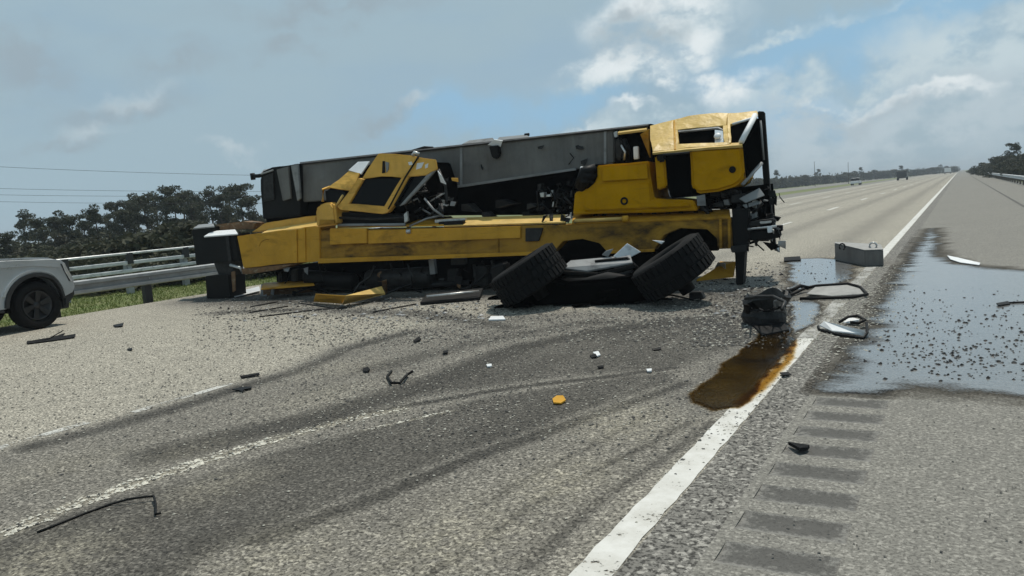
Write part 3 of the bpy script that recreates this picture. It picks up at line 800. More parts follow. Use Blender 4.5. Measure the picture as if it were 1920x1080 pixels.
panel('boom_cover', [(930, 264, 1.0), (936, 257, 1.1), (986, 252, 1.1), (994, 257, 1.0)], 0.03, 'panel_grey')
tubep('boom_rail', [(984, 253, 1.1), (992, 252, 1.1)], 0.03, 'black_steel')
tubep('boom_rail', [(772, 283, 1.0), (796, 276, 1.0), (812, 277, 1.0)], 0.025, 'grimy_steel')
panel('sheave_cover', [(914, 272, .85), (926, 262, .8), (942, 264, .8), (938, 276, .85)], 0.03, 'white_paint')
prism('sheave_bracket', [(916, 274), (934, 272), (936, 290), (930, 298), (922, 296)], 0.78, 0.9, 'black_steel', bevel=0.02)
# boom tail
prism('boom_tail', [(488, 338), (492, 322), (510, 314), (556, 307), (562, 307), (564, 404), (492, 410)], 0.8, 1.9, 'black_steel', bevel=0.015, crumple=0.015)
for (a, b) in (((518, 318), (540, 312)), ((545, 310), (558, 308))):
    prism('tail_plate', [(a[0], a[1]), (b[0], b[1]), (b[0] + 5, 372), (a[0] + 12, 377)], 0.74, 0.8, 'boom_grey' if a[0] < 540 else 'panel_grey', bevel=0.008)
prism('tail_plate', [(493, 330), (512, 324), (514, 374), (494, 378)], 0.76, 0.8, 'grimy_steel', bevel=0.006)
panel('tail_plate', [(488, 326, .75), (512, 318, .75), (514, 314, 1.2), (494, 318, 1.2)], 0.03, 'panel_grey')
tubep('tail_hook', [(500, 327, .8), (484, 330, .8), (476, 330, .8)], 0.045, 'black_steel')
tubep('tail_hook', [(473, 325, .8), (475, 337, .8)], 0.055, 'black_steel')
# --- dark machinery bay below the boom
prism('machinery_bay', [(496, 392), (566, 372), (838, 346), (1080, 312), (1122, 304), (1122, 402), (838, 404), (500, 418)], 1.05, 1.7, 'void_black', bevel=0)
for i in range(46):
    x = rr.uniform(1000, 1078); y = rr.uniform(338, 402); w = rr.uniform(2, 9); h_ = rr.uniform(3, 14); d = rr.uniform(.5, .9)
    if i % 3 == 0:
        tubep('hose', [(x, y, d), (x + rr.uniform(-14, 14), y + rr.uniform(4, 14), d - .05), (x + rr.uniform(-24, 24), min(408, y + rr.uniform(14, 34)), d)], rr.uniform(.012, .028), rr.choice(['black_steel', 'grimy_steel', 'black_steel']), n=6)
    else:
        prism('valve_block', [(x, y), (x + w, y - 1), (x + w + rr.uniform(-2, 2), y + h_), (x + rr.uniform(-2, 2), y + h_)], d, d + rr.uniform(.04, .2), rr.choice(['black_steel', 'grimy_steel', 'grimy_steel', 'panel_grey', 'bare_metal']), bevel=0.006, seg=1)
for i in range(26):
    x = rr.uniform(640, 990); y = rr.uniform(372, 404)
    if x < 840: y = rr.uniform(396, 408)
    prism('machinery_part', [(x, y), (x + rr.uniform(6, 34), y - 1), (x + rr.uniform(6, 34), y + rr.uniform(4, 16)), (x, y + rr.uniform(4, 16))], rr.uniform(.5, .85), .95, rr.choice(['black_steel', 'black_steel', 'grimy_steel']), bevel=0.008, seg=1)

# --- yellow engine hood
prism('engine_hood', [(1074, 402), (1078, 361), (1102, 354), (1114, 344), (1119, 330), (1118, 310), (1216, 303), (1222, 345), (1226, 372), (1300, 376), (1306, 392), (1306, 396)], 0.12, 1.2, 'yellow_shaded', bevel=0.02, crumple=0.016)
prism('hood_panel', [(1126, 346), (1218, 341), (1221, 374), (1294, 380), (1294, 388), (1092, 396), (1094, 368), (1114, 358)], 0.075, 0.12, 'yellow_shaded', bevel=0.02)
prism('hood_panel', [(1128, 312), (1214, 306), (1217, 336), (1128, 341)], 0.09, 0.12, 'yellow_shaded', bevel=0.015)
disk('hood_port', 1170, 377, 0.06, 0.07, 0.06, 'black_steel')
for i in range(9):
    a = rr.uniform(0, 6.28)
    tubep('coolant_hose', [(1088 + rr.uniform(-3, 6), 348 + rr.uniform(-8, 8), .15), (1100 + rr.uniform(-6, 6), 330 + rr.uniform(-10, 10), .05), (1112 + rr.uniform(-4, 4), 326 + rr.uniform(-10, 12), .15)], rr.uniform(.05, .09), 'black_steel', n=10)
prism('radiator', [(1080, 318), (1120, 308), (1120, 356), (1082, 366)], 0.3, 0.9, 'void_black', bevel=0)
tubep('filler_cap', [(1089, 317, .1), (1093, 317, .1)], 0.045, 'white_paint')
# opening between boom and cab
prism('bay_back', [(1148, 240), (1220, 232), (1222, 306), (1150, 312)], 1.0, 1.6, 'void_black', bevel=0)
panel('bay_lip', [(1158, 249, .75), (1212, 242, .75), (1214, 236, 1.05), (1162, 242, 1.05)], 0.04, 'yellow_sunlit')
panel('bay_cheek', [(1200, 252, .75), (1216, 242, .75), (1218, 296, .75), (1213, 282, .85)], 0.04, 'yellow_grimy')
prism('bay_post', [(1187, 275), (1196, 274), (1197, 298), (1188, 299)], 0.7, 0.78, 'white_paint', bevel=0.01)
prism('bay_fan', [(1152, 262), (1162, 258), (1170, 280), (1166, 300), (1154, 300)], 0.7, 0.95, 'grimy_steel', bevel=0.03)
tubep('bay_pipe', [(1170, 262, .8), (1178, 280, .75), (1176, 302, .8)], 0.05, 'black_steel')
tubep('bay_pipe', [(1164, 272, .72), (1172, 285, .7), (1170, 300, .72)], 0.02, 'bare_metal')
prism('bay_bracket', [(1150, 248), (1157, 245), (1158, 256), (1152, 258)], 0.8, 0.9, 'bare_metal', bevel=0.01)

# --- carrier (driver) cab on its side at the right end
def DF(px, py):
    yb = 284 + (px - 1222) * (268 - 284) / 170.0
    yt = 236 - (px - 1218) * 20 / 72 if px < 1290 else 216 - (px - 1290) * 8 / 128
    return 0.10 + 0.75 * (yb - py) / (yb - yt)
def face(name, pxs, t, mat, off=0.0, **kw): return panel(name, [(x, y, DF(x, y) - off) for x, y in pxs], t, mat, **kw)
face('cab_side', [(1218, 236), (1262, 224), (1264, 281), (1224, 285)], 0.05, 'yellow_sunlit', crumple=0.028)
face('cab_side', [(1262, 224), (1290, 216), (1366, 211), (1364, 234), (1345, 235), (1270, 243), (1264, 243)], 0.05, 'yellow_sunlit', crumple=0.028)
face('cab_side', [(1264, 271), (1270, 271), (1360, 266), (1366, 266), (1366, 271), (1264, 281)], 0.05, 'yellow_sunlit', crumple=0.028)
face('cab_side', [(1264, 243), (1270, 243), (1270, 271), (1264, 271)], 0.05, 'yellow_sunlit', crumple=0.028)
face('cab_side', [(1357, 234), (1366, 234), (1366, 266), (1358, 266)], 0.05, 'yellow_sunlit', crumple=0.028)
face('cab_side', [(1366, 211), (1419, 208), (1421, 214), (1412, 221), (1372, 233), (1371, 268), (1366, 271)], 0.05, 'yellow_sunlit', crumple=0.028)
face('seam_strip', [(1262, 226), (1265, 225), (1267, 280), (1264, 280)], 0.02, 'yellow_paint', 0.02)
face('cab_window', [(1271, 250), (1340, 243), (1340, 269), (1271, 270)], 0.02, 'void_black', -0.16)
face('window_rim', [(1270, 244), (1345, 236), (1356, 242), (1356, 244), (1345, 240), (1272, 247)], 0.03, 'panel_grey', -0.03)
face('lamp_lens', [(1340, 243), (1356, 245), (1357, 266), (1340, 268)], 0.03, 'clear_lens', -0.05)
c = CP(1346, 257, DF(1346, 257) + .02); nn = (Vector((0, 0, 1)) * .6 - CY * .8).normalized()
obj('lens_glint', *lathe_vf(c, nn, [(0, .05), (.03, .062), (.05, .05), (.06, .02)], 16), 'white_paint', crane, smooth=True)  # small white knob standing for the bright reflection spot in the lens
face('quarter_window', [(1371, 234), (1410, 222), (1388, 264), (1371, 267)], 0.02, 'void_black', -0.06)
tubep('cab_pillar', [(1416, 216, DF(1416, 216) - .03), (1390, 266, DF(1390, 266) - .03)], 0.045, 'white_paint')
tubep('window_rail', [(1373, 233, DF(1373, 233)), (1408, 222, DF(1408, 222))], 0.02, 'white_paint')
panel('cab_ledge', [(1224, 287, 0.03), (1392, 271, 0.03), (1391, 266, 0.18), (1224, 282, 0.18)], 0.04, 'yellow_sunlit', crumple=0.02)
prism('cab_roof', [(1292, 280), (1391, 272), (1396, 328), (1390, 340), (1376, 350), (1345, 359), (1312, 362), (1300, 358), (1296, 345)], 0.06, 1.3, 'yellow_shaded', bevel=0.05, seg=3, crumple=0.014)
disk('roof_port', 1373, 318, 0.04, 0.055, 0.05, 'black_steel')
prism('door_recess', [(1246, 290), (1292, 286), (1298, 368), (1258, 372), (1252, 352)], 0.12, 1.2, 'void_black', bevel=0.015)
prism('roof_edge', [(1227, 292), (1246, 298), (1250, 350), (1232, 357)], 0.06, 0.6, 'yellow_shaded', bevel=0.025)
prism('mirror', [(1229, 290), (1245, 288), (1247, 302), (1233, 305)], -0.02, 0.1, 'black_steel', bevel=0.03)
tubep('grab_rail', [(1243, 290, .0), (1292, 286, .0)], 0.02, 'grimy_steel')
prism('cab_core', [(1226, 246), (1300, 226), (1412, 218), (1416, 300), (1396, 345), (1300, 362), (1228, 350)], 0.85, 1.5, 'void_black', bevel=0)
panel('windscreen', [(1396, 272, 0.12), (1424, 222, 0.7), (1432, 300, 0.8), (1402, 338, 0.2)], 0.03, 'void_black')
prism('cab_front', [(1420, 208), (1433, 209), (1441, 320), (1447, 400), (1455, 466), (1446, 467), (1434, 380), (1428, 300)], 0.85, 1.0, 'black_steel', bevel=0.015)
tubep('wiper_arm', [(1428, 306, .55), (1392, 346, .1)], 0.03, 'panel_grey')
tubep('screen_pillar', [(1426, 226, .7), (1432, 300, .75)], 0.018, 'panel_grey')
# torn front axle and steering gear below the cab
for i in range(60):
    x = rr.uniform(1312, 1446); y = rr.uniform(352, 456); d = rr.uniform(.25, .95)
    if x < 1372: y = rr.uniform(352, 386)
    if i % 4 == 0:
        tubep('brake_hose', [(x, y, d), (x + rr.uniform(-20, 16), y + rr.uniform(0, 14), d - .1), (min(1462, x + rr.uniform(-30, 30)), y + rr.uniform(5, 30), d)], rr.uniform(.012, .03), rr.choice(['black_steel', 'grimy_steel']), n=6)
    else:
        w = rr.uniform(5, 24); h_ = rr.uniform(4, 16)
        prism('chassis_part', [(x, y), (x + w, y + rr.uniform(-4, 4)), (x + w + rr.uniform(-4, 4), y + h_), (x + rr.uniform(-4, 4), y + h_)], d, d + rr.uniform(.05, .3), rr.choice(['black_steel', 'black_steel', 'grimy_steel', 'grimy_steel', 'black_steel', 'panel_grey']), bevel=0.008, seg=1)
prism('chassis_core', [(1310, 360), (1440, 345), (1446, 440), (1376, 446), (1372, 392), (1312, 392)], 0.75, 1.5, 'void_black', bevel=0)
prism('front_bumper', [(1402, 436), (1458, 428), (1462, 446), (1404, 452)], 0.1, 0.5, 'black_steel', bevel=0.02)
prism('front_bumper', [(1404, 416), (1452, 410), (1454, 418), (1404, 426)], 0.05, 0.4, 'grimy_steel', bevel=0.02)
tubep('tie_rod', [(1402, 430, .0), (1456, 424, .0)], 0.02, 'bare_metal')
prism('light_bracket', [(1438, 426), (1447, 425), (1448, 436), (1439, 437)], -0.05, 0.05, 'white_paint', bevel=0.01)
prism('light_bracket', [(1424, 416), (1446, 414), (1446, 418), (1426, 420)], -0.02, 0.05, 'bare_metal', bevel=0.006)
panel('torn_sheet', [(1386, 372, .2), (1424, 352, .35), (1434, 366, .3), (1398, 380, .15)], 0.02, 'panel_grey')
panel('torn_sheet', [(1392, 384, .2), (1420, 376, .3), (1424, 382, .25), (1398, 390, .2)], 0.02, 'panel_grey')
panel('torn_sheet', [(1306, 368, .1), (1322, 364, .15), (1324, 386, .15), (1308, 386, .1)], 0.02, 'panel_grey')
panel('hanging_sheet', [(1448, 404, .3), (1464, 408, .25), (1458, 416, .3)], 0.02, 'black_steel')
panel('hanging_sheet', [(1430, 454, .3), (1468, 460, .2), (1456, 466, .25), (1446, 470, .3)], 0.02, 'black_steel')
prism('drop_post', [(1373, 392), (1402, 392), (1404, 448), (1396, 476), (1393, 536), (1380, 537), (1378, 478), (1372, 440)], 0.02, 0.35, 'black_steel', bevel=0.015)
prism('post_collar', [(1368, 462), (1402, 458), (1400, 472), (1372, 474)], -0.04, 0.02, 'grimy_steel', bevel=0.01)

# --- crane operator's cab
OD = -0.12
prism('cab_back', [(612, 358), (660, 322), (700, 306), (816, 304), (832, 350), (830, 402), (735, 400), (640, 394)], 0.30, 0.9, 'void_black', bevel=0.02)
opc = [
    ('cab_roof_panel', [(699, 302), (710, 287), (740, 288), (767, 292), (792, 296), (817, 299), (820, 318), (800, 328), (768, 331), (753, 333), (715, 331), (678, 336)], 'yellow_bright', .05),
    ('rear_pillar', [(672, 334), (681, 337), (656, 379), (650, 390), (632, 388)], 'yellow_bright', .10),
    ('door_pillar', [(753, 332), (768, 330), (736, 388), (719, 388)], 'yellow_bright', .10),
    ('front_pillar', [(800, 327), (818, 318), (759, 383), (748, 387)], 'panel_grey', .06),
    ('sill', [(632, 387), (651, 382), (722, 387), (736, 387), (727, 398), (716, 401), (638, 394)], 'yellow_bright', .14)]
for nme, pp, mt, t in opc: prism(nme, pp, OD, OD + t, mt, bevel=0.012, crumple=.016 if nme == 'cab_roof_panel' else .010)
prism('door_glass', [(678, 337), (752, 334), (720, 388), (652, 382)], OD + .06, OD + .08, 'dark_glass', bevel=0)
prism('front_glass', [(768, 331), (800, 328), (752, 386), (736, 386)], OD + .06, OD + .08, 'dark_glass', bevel=0)
prism('rubber_seal', [(768, 334), (771, 332), (741, 385), (738, 385)], OD - .012, OD + .05, 'black_steel', bevel=0.003)
panel('cab_rear_panel', [(616, 353, OD + .05), (653, 320, OD + .25), (676, 325, OD + .22), (662, 357, OD + .03)], 0.03, 'yellow_bright', crumple=.03)
panel('skylight', [(653, 319, OD + .25), (671, 303, OD + .38), (693, 302, OD + .36), (677, 326, OD + .2)], 0.03, 'white_paint')  # glass panel coloured white for the reflection on it
prism('cab_vent', [(717, 302), (721, 302), (722, 324), (716, 325)], OD - .01, OD + .02, 'black_steel', bevel=0.002)
prism('cab_vent', [(722, 303), (729, 305), (728, 318), (724, 324)], OD - .008, OD + .02, 'panel_grey', bevel=0.002)
panel('sticker', [(782, 306, OD - .006), (795, 304, OD - .006), (790, 315, OD - .006), (780, 318, OD - .006)], 0.004, 'white_paint', bevel=0)
panel('sticker', [(765, 304, OD - .006), (772, 303, OD - .006), (774, 309, OD - .006), (767, 310, OD - .006)], 0.004, 'white_paint', bevel=0)
panel('sticker', [(797, 309, OD - .006), (803, 306, OD - .006), (802, 314, OD - .006), (797, 316, OD - .006)], 0.004, 'white_paint', bevel=0)
tubep('cab_lamp', [(774, 291, OD), (777, 286, OD - .02), (786, 289, OD)], 0.035, 'bare_metal')
tubep('cab_stay', [(785, 293, OD - .03), (760, 332, OD - .04), (728, 392, OD - .04)], 0.016, 'black_steel')
tubep('cab_stay', [(605, 378, OD + .1), (606, 355, OD + .1), (618, 351, OD + .1)], 0.03, 'yellow_bright')
tubep('cab_stay', [(643, 366, OD + .02), (630, 387, OD + .02)], 0.025, 'yellow_sunlit')
prism('cab_backlight', [(610, 358), (640, 355), (648, 366), (632, 386), (612, 378)], OD + .16, OD + .2, 'dark_glass', bevel=0)
panel('bent_visor', [(820, 320, OD), (826, 328, OD - .02), (836, 346, OD + .05), (826, 342, OD + .05)], 0.02, 'white_paint')
tubep('roll_hoop', [(822, 318, OD + .2), (835, 348, OD + .2), (838, 376, OD + .2), (828, 402, OD + .2)], 0.03, 'grimy_steel')
for i in range(16):
    x = rr.uniform(762, 826); y = rr.uniform(352, 404)
    tubep('control_lever', [(x, y, rr.uniform(0, .25)), (x + rr.uniform(-14, 14), y + rr.uniform(-14, 6), rr.uniform(0, .2)), (x + rr.uniform(-26, 20), min(408, y + rr.uniform(-8, 14)), rr.uniform(0, .25))], rr.uniform(.01, .03), rr.choice(['black_steel', 'grimy_steel', 'grimy_steel', 'panel_grey']), n=6)
tubep('control_rod', [(796, 372, OD + .1), (812, 392, OD + .1), (832, 406, OD + .1)], 0.022, 'panel_grey')
prism('slew_block', [(590, 394), (596, 385), (608, 381), (620, 380), (627, 388), (631, 421), (612, 424), (592, 427)], -0.16, 0.35, 'yellow_bright', bevel=0.04, seg=3, crumple=0.01)
prism('slew_block_cap', [(599, 412), (626, 412), (628, 420), (598, 422)], -0.19, -0.16, 'yellow_grimy', bevel=0.008)
prism('seat_base', [(632, 398), (742, 402), (762, 404), (762, 418), (634, 420)], 0.05, 0.5, 'black_steel', bevel=0.02)
tubep('slide_rail', [(634, 408, -.03), (700, 411, -.03), (760, 408, -.03)], 0.025, 'grimy_steel')
tubep('slide_rail', [(634, 422, -.05), (760, 421, -.05)], 0.03, 'panel_grey')
prism('latch', [(757, 402), (763, 396), (765, 414), (758, 418)], -.06, .0, 'bare_metal', bevel=0.006)
tubep('hand_rail', [(768, 424, .0), (800, 410, .0), (826, 404, .05)], 0.02, 'panel_grey')

# torn sheet metal and hanging lines
for (x0, x1, y0, y1, d0, d1, cnt, mats) in ((1392, 1462, 350, 462, -.02, .5, 26, ['black_steel', 'black_steel', 'grimy_steel', 'panel_grey', 'bare_metal']), (812, 850, 330, 404, -.05, .3, 12, ['black_steel', 'grimy_steel', 'panel_grey', 'yellow_bright']), (505, 900, 498, 546, .0, .4, 26, ['black_steel', 'black_steel', 'grimy_steel', 'rust_brown', 'panel_grey']), (1010, 1080, 400, 420, -.05, .2, 8, ['black_steel', 'grimy_steel']), (900, 1130, 262, 318, .82, .88, 5, ['grimy_steel'])):
    for i in range(cnt):
        x, y, d = rr.uniform(x0, x1), rr.uniform(y0, y1), rr.uniform(d0, d1); w, h_ = rr.uniform(3, 14), rr.uniform(3, 16)
        if i % 3 == 2:
            tubep('torn_cable', [(x, y, d), (x + rr.uniform(-9, 9), y + h_ * .6, d - .04), (x + rr.uniform(-14, 14), y + h_ * 1.5, d - .02)], rr.uniform(.008, .018), 'black_steel', n=5)
        else:
            panel('torn_strip', [(x, y, d), (x + w, y + rr.uniform(-5, 3), d + rr.uniform(-.08, .08)), (x + w * rr.uniform(.6, 1.2), y + h_, d - rr.uniform(0, .1)), (x + rr.uniform(-3, 3), y + h_ * rr.uniform(.5, 1), d)], .008, rr.choice(mats), bevel=0)
# ------------------------------------------------------------------ torn-off tandem wheels in front of the crane
def tyre_vf(c, axis, ro, ri, w, n=44, lug=0.02):
    prof = [(-w * .42, ri), (-w * .5, ri * 1.12), (-w * .5, ro * .88), (-w * .44, ro * .965)]
    for k in range(9):
        o = -w * .42 + w * .84 * k / 8
        prof.append((o, ro - (lug if k in (2, 6) else 0) - 0.004 * abs(k - 4)))
    prof += [(w * .44, ro * .965), (w * .5, ro * .88), (w * .5, ri * 1.12), (w * .42, ri)]
    v, f = lathe_vf(c, axis, prof, n)
    return v, f[:-2] + [tuple([k, (k + 1) % n, (len(prof) - 1) * n + (k + 1) % n, (len(prof) - 1) * n + k][::-1]) for k in range(n)]


def lugs_vf(c, axis, ro, w, cnt=40):
    mb = MB(); c = Vector(c); d = Vector(axis).normalized(); up = Vector((0, 0, 1)) if abs(d.z) < .95 else Vector((1, 0, 0))
    a = d.cross(up).normalized(); b = a.cross(d)
    for k in range(cnt):
        for s in (-1, 1):
            t = 2 * math.pi * (k + (.5 if s > 0 else 0)) / cnt; r = a * math.cos(t) + b * math.sin(t); tg = d.cross(r)
            mb.add(*box_vf(c + r * (ro - .004) + d * s * w * .30, d * w * .13, tg * ro * 2 * math.pi / cnt * .33, r * .014))
            if s > 0: mb.add(*box_vf(c + r * (ro - .002), d * w * .1, tg * ro * 2 * math.pi / cnt * .3, r * .012))
    return mb.v, mb.f


def to_world(n_px, n_d):  # direction from image-plane vector (right, up) + toward-camera component
    return (CX * n_px[0] + Vector((0, 0, 1)) * n_px[1] - CY * n_d).normalized()


bogie = thing('axle_assembly', (G(1080, 585).x, G(1080, 585).y, 0), 'torn off pair of black truck wheels with their axle beam lying before the crane', 'axle')
DB = -1.75
def CPb(px, py, d=DB): return CP(px, py, d)
for i, (px, py, ax, dd) in enumerate([(992, 530, to_world((-.42, .80), .16), -2.1), (1262, 520, to_world((-.46, .80), .13), -1.9)]):
    c = CPb(px, py, dd); ro = 0.57; w = 0.50
    # rest the tyre on the road
    low = c.z - (math.sqrt(max(0, 1 - ax.z ** 2)) * ro + abs(ax.z) * w / 2)
    c = c - Vector((0, 0, low - 0.01))
    ty = obj('tyre', *tyre_vf(c, ax, ro, .29, w), 'rubber', bogie, smooth=True)
    obj('tread', *lugs_vf(c, ax, ro, w), 'rubber', ty, fix=False)
    rim = obj('rim', *lathe_vf(c, ax, [(-.13, .29), (-.12, .26), (-.02, .24), (.0, .12), (.10, .11), (.13, .05)], 28), 'grimy_steel', bogie, smooth=True)
    for k in range(8):
        t = k * math.pi / 4; a = ax.cross(Vector((0, 0, 1))).normalized(); b = a.cross(ax)
        obj('wheel_nut', *lathe_vf(c + (a * math.cos(t) + b * math.sin(t)) * .17 + ax * .0, ax, [(0, .02), (.04, .02)], 6), 'bare_metal', rim)
    obj('hub_drum', *lathe_vf(c, -ax, [(.05, .22), (.24, .22), (.26, .12), (.42, .11)], 24), 'black_steel', bogie, smooth=True)
p0, p1 = CPb(1040, 540), CPb(1250, 525)
p0.z = .30; p1.z = .34
obj('axle_beam', *tube_vf([p0, p0.lerp(p1, .3), p0.lerp(p1, .5), p0.lerp(p1, .7), p1], [.11, .09, .16, .09, .11], 14), 'black_steel', bogie, smooth=True)
def pb(name, pts, t, mat, bevel=.006): return panel(name, pts, t, mat, bogie, bevel)
pb('spring_plate', [(1052, 502, -1.65), (1070, 488, -1.4), (1182, 478, -1.4), (1186, 492, -1.65), (1100, 508, -1.7)], .03, 'panel_grey')
prism('leaf_spring', [(1048, 508), (1120, 512), (1190, 496), (1190, 502), (1120, 520), (1050, 514)], -1.75, -1.66, 'black_steel', bogie)
prism('leaf_spring', [(1052, 518), (1120, 522), (1186, 506), (1184, 512), (1120, 529), (1056, 524)], -1.75, -1.66, 'grimy_steel', bogie)
pb('torn_plate', [(1150, 480, -1.45), (1176, 456, -1.35), (1202, 472, -1.3), (1168, 490, -1.45)], .02, 'galvanised')
pb('torn_plate', [(1128, 478, -1.4), (1136, 470, -1.4), (1150, 466, -1.4), (1140, 482, -1.4)], .02, 'panel_grey')
pb('torn_plate', [(1222, 450, -1.3), (1246, 452, -1.35), (1240, 458, -1.35)], .02, 'galvanised')
for i in range(22):
    x = rr.uniform(900, 1300); y = rr.uniform(480, 566); d = rr.uniform(-1.9, -1.3)
    if i % 2: tubep('air_line', [(x, y, d), (x + rr.uniform(20, 60), y + rr.uniform(-12, 16), d), (x + rr.uniform(50, 120), min(588, y + rr.uniform(-4, 30)), d)], rr.uniform(.012, .03), 'black_steel', bogie, n=6)
    else: prism('brake_part', [(x, y), (x + rr.uniform(10, 34), y - 2), (x + rr.uniform(10, 34), y + rr.uniform(6, 18)), (x, y + rr.uniform(6, 18))], d, d + .15, rr.choice(['black_steel', 'grimy_steel']), bogie, bevel=.01, seg=1)
prism('axle_shade_slab', [(930, 560), (1010, 520), (1060, 530), (1180, 520), (1240, 530), (1240, 560), (1170, 570), (1050, 572), (960, 588)], -2.0, -1.3, 'void_black', bogie, bevel=.05, seg=2)  # plain black slab added for the shadow and dark mass under the axle
for i in range(14):
    x = rr.uniform(905, 1200); y = rr.uniform(520, 575); d = rr.uniform(-2.25, -1.9)
    prism('broken_part', [(x, y), (x + rr.uniform(8, 40), y - rr.uniform(0, 8)), (x + rr.uniform(8, 40), y + rr.uniform(4, 14)), (x + rr.uniform(-5, 5), y + rr.uniform(4, 14))], d, d + .2, 'void_black', bogie, bevel=.01, seg=1)
tubep('torque_rod', [(1040, 588, -1.9), (1110, 576, -1.85), (1190, 574, -1.8)], .02, 'black_steel', bogie)
tubep('torque_rod', [(1040, 594, -2.0), (1120, 592, -2.0), (1200, 584, -1.95)], .016, 'black_steel', bogie)
prism('brake_chamber', [(918, 500), (945, 490), (950, 530), (922, 540)], -1.85, -1.6, 'black_steel', bogie, bevel=.04, seg=3)

# ------------------------------------------------------------------ silver pickup at the left edge
TB = Vector((-14.72, 7.74, 0)); TH = R_(4)
HF = Vector((-math.sin(TH), math.cos(TH), 0)); HS = Vector((-math.cos(TH), -math.sin(TH), 0))   # forward, away from camera
truck = thing('pickup_truck', TB + HF * -1.8 + HS * 1.0, 'silver pickup truck with dark alloy wheels parked by the guardrail', 'pickup truck')
def T(l, s, z):
    if l > .3: l = .3 + (l - .3) * .68
    return TB + HF * l + HS * s + Vector((0, 0, z))
def tpr(name, prof, s0, s1, mat, parent=truck, bevel=.0, seg=2, **kw):
    return obj(name, *prism_vf([T(l, s0, z) for l, z in prof], [T(l, s1, z) for l, z in prof]), mat, parent, bevel=bevel, seg=seg, **kw)
def arch(l0, r, a0, a1, n=14): return [(l0 + r * math.cos(R_(a0 + (a1 - a0) * k / n)), .43 + r * math.sin(R_(a0 + (a1 - a0) * k / n))) for k in range(n + 1)]
WB = -3.7
prof = [(.88, .60), (.96, .70), (.94, .80), (.82, 1.04), (.76, 1.17), (.66, 1.225), (.45, 1.265), (.0, 1.29), (-.55, 1.325), (-.80, 1.34), (-1.0, 1.31), (-2.9, 1.31), (-4.9, 1.33), (-4.95, .72), (-4.6, .58)]
prof += [(-4.3, .55)] + arch(WB, .56, 170, 10)[::1][0:0] + [(WB - .57, .50)] + arch(WB, .56, 172, 8) + [(WB + .58, .46), (-.60, .46)] + arch(0, .56, 176, 10) + [(.60, .53)]
tpr('body', prof, 0.0, 1.98, 'silver_paint', bevel=.05, seg=3)
tpr('hood', [(.70, 1.21), (.45, 1.262), (.0, 1.30), (-.55, 1.335), (-.78, 1.345), (-.78, 1.36), (-.5, 1.36), (0, 1.335), (.45, 1.295), (.68, 1.23)], 0.14, 1.84, 'silver_paint', bevel=.015)
cab = tpr('cab', [(-.80, 1.33), (-1.05, 1.52), (-1.55, 1.86), (-1.8, 1.91), (-2.85, 1.92), (-3.05, 1.86), (-3.14, 1.33)], 0.12, 1.86, 'silver_paint', bevel=.05, seg=3)
tpr('side_window', [(-1.12, 1.38), (-1.6, 1.78), (-1.98, 1.82), (-1.98, 1.38)], 0.105, 0.13, 'dark_glass')
tpr('side_window', [(-2.06, 1.38), (-2.06, 1.82), (-2.8, 1.82), (-2.95, 1.38)], 0.105, 0.13, 'dark_glass')
obj('windscreen', *prism_vf([T(-.83, .22, 1.37), T(-.83, 1.76, 1.37), T(-1.52, 1.66, 1.87), T(-1.52, .32, 1.87)], [T(-.88, .22, 1.35), T(-.88, 1.76, 1.35), T(-1.57, 1.66, 1.85), T(-1.57, .32, 1.85)]), 'dark_glass', truck)
for l0, l1 in ((-.98, -2.0), (-2.04, -3.05)):
    d_o = tpr('door', [(l0, .60), (l0, 1.30), (l1, 1.30), (l1, .60)], -0.012, 0.0, 'silver_paint', bevel=.008)
    tpr('door_handle', [(l1 + .10, 1.12), (l1 + .28, 1.12), (l1 + .28, 1.155), (l1 + .10, 1.155)], -0.04, -0.012, 'trim_black', d_o, bevel=.006)
tpr('fender_vent', [(-.66, 1.06), (-.90, 1.08), (-.92, 1.16), (-.70, 1.14)], -0.014, 0.0, 'trim_black', bevel=.004)
for lc in (0, WB):
    o1 = arch(lc, .615, 176 if lc == 0 else 172, 8); o2 = arch(lc, .545, 176 if lc == 0 else 172, 8)
    tpr('arch_trim', o1 + o2[::-1], -0.045, 0.06, 'trim_black', bevel=.006)
    tpr('wheel_house', arch(lc, .60, 179, 1) + [(lc + .5, .36), (lc - .5, .36)][::1], 0.26, 0.42, 'void_black')
    o3 = arch(lc, .70, 160, 20)
    tpr('fender_flare', o3 + arch(lc, .61, 160, 20)[::-1], -0.03, 0.04, 'silver_paint', bevel=.025)
    for s in (.13, 1.85):
        c = T(lc, s, .445); sg = -HS if s < 1 else HS
        ty = obj('tyre', *tyre_vf(c, HS, .445, .29, .28, 40, .012), 'rubber', truck, smooth=True)
        rim = obj('rim', *lathe_vf(c, sg, [(-.1, .275), (.10, .275), (.11, .255), (.05, .245), (.02, .1), (-.08, .08)], 32), 'trim_black', truck, smooth=True)
        for k in range(6):
            t = k * math.pi / 3 + .3; r = HF * math.cos(t) + Vector((0, 0, 1)) * math.sin(t); q = HF * -math.sin(t) + Vector((0, 0, 1)) * math.cos(t)
            fr = [c + sg * .085 + r * .06 + q * .035, c + sg * .105 + r * .255 + q * .055, c + sg * .105 + r * .255 - q * .055, c + sg * .085 + r * .06 - q * .035]
            obj('spoke', *prism_vf(fr, [p - sg * .04 for p in fr]), 'rim_dark', rim, bevel=.006)
        obj('hub_cap', *lathe_vf(c, sg, [(.03, .07), (.09, .065), (.10, .03)], 16), 'rim_dark', rim, smooth=True)
tpr('headlight', [(.66, 1.17), (.73, 1.17), (.82, 1.02), (.95, .81), (.86, .79), (.72, 1.0)], -0.022, 0.25, 'clear_lens', bevel=.01)
tpr('headlight', [(.66, 1.17), (.73, 1.17), (.82, 1.02), (.94, .81), (.88, .79), (.75, 1.0)], 1.73, 1.986, 'clear_lens', bevel=.01)
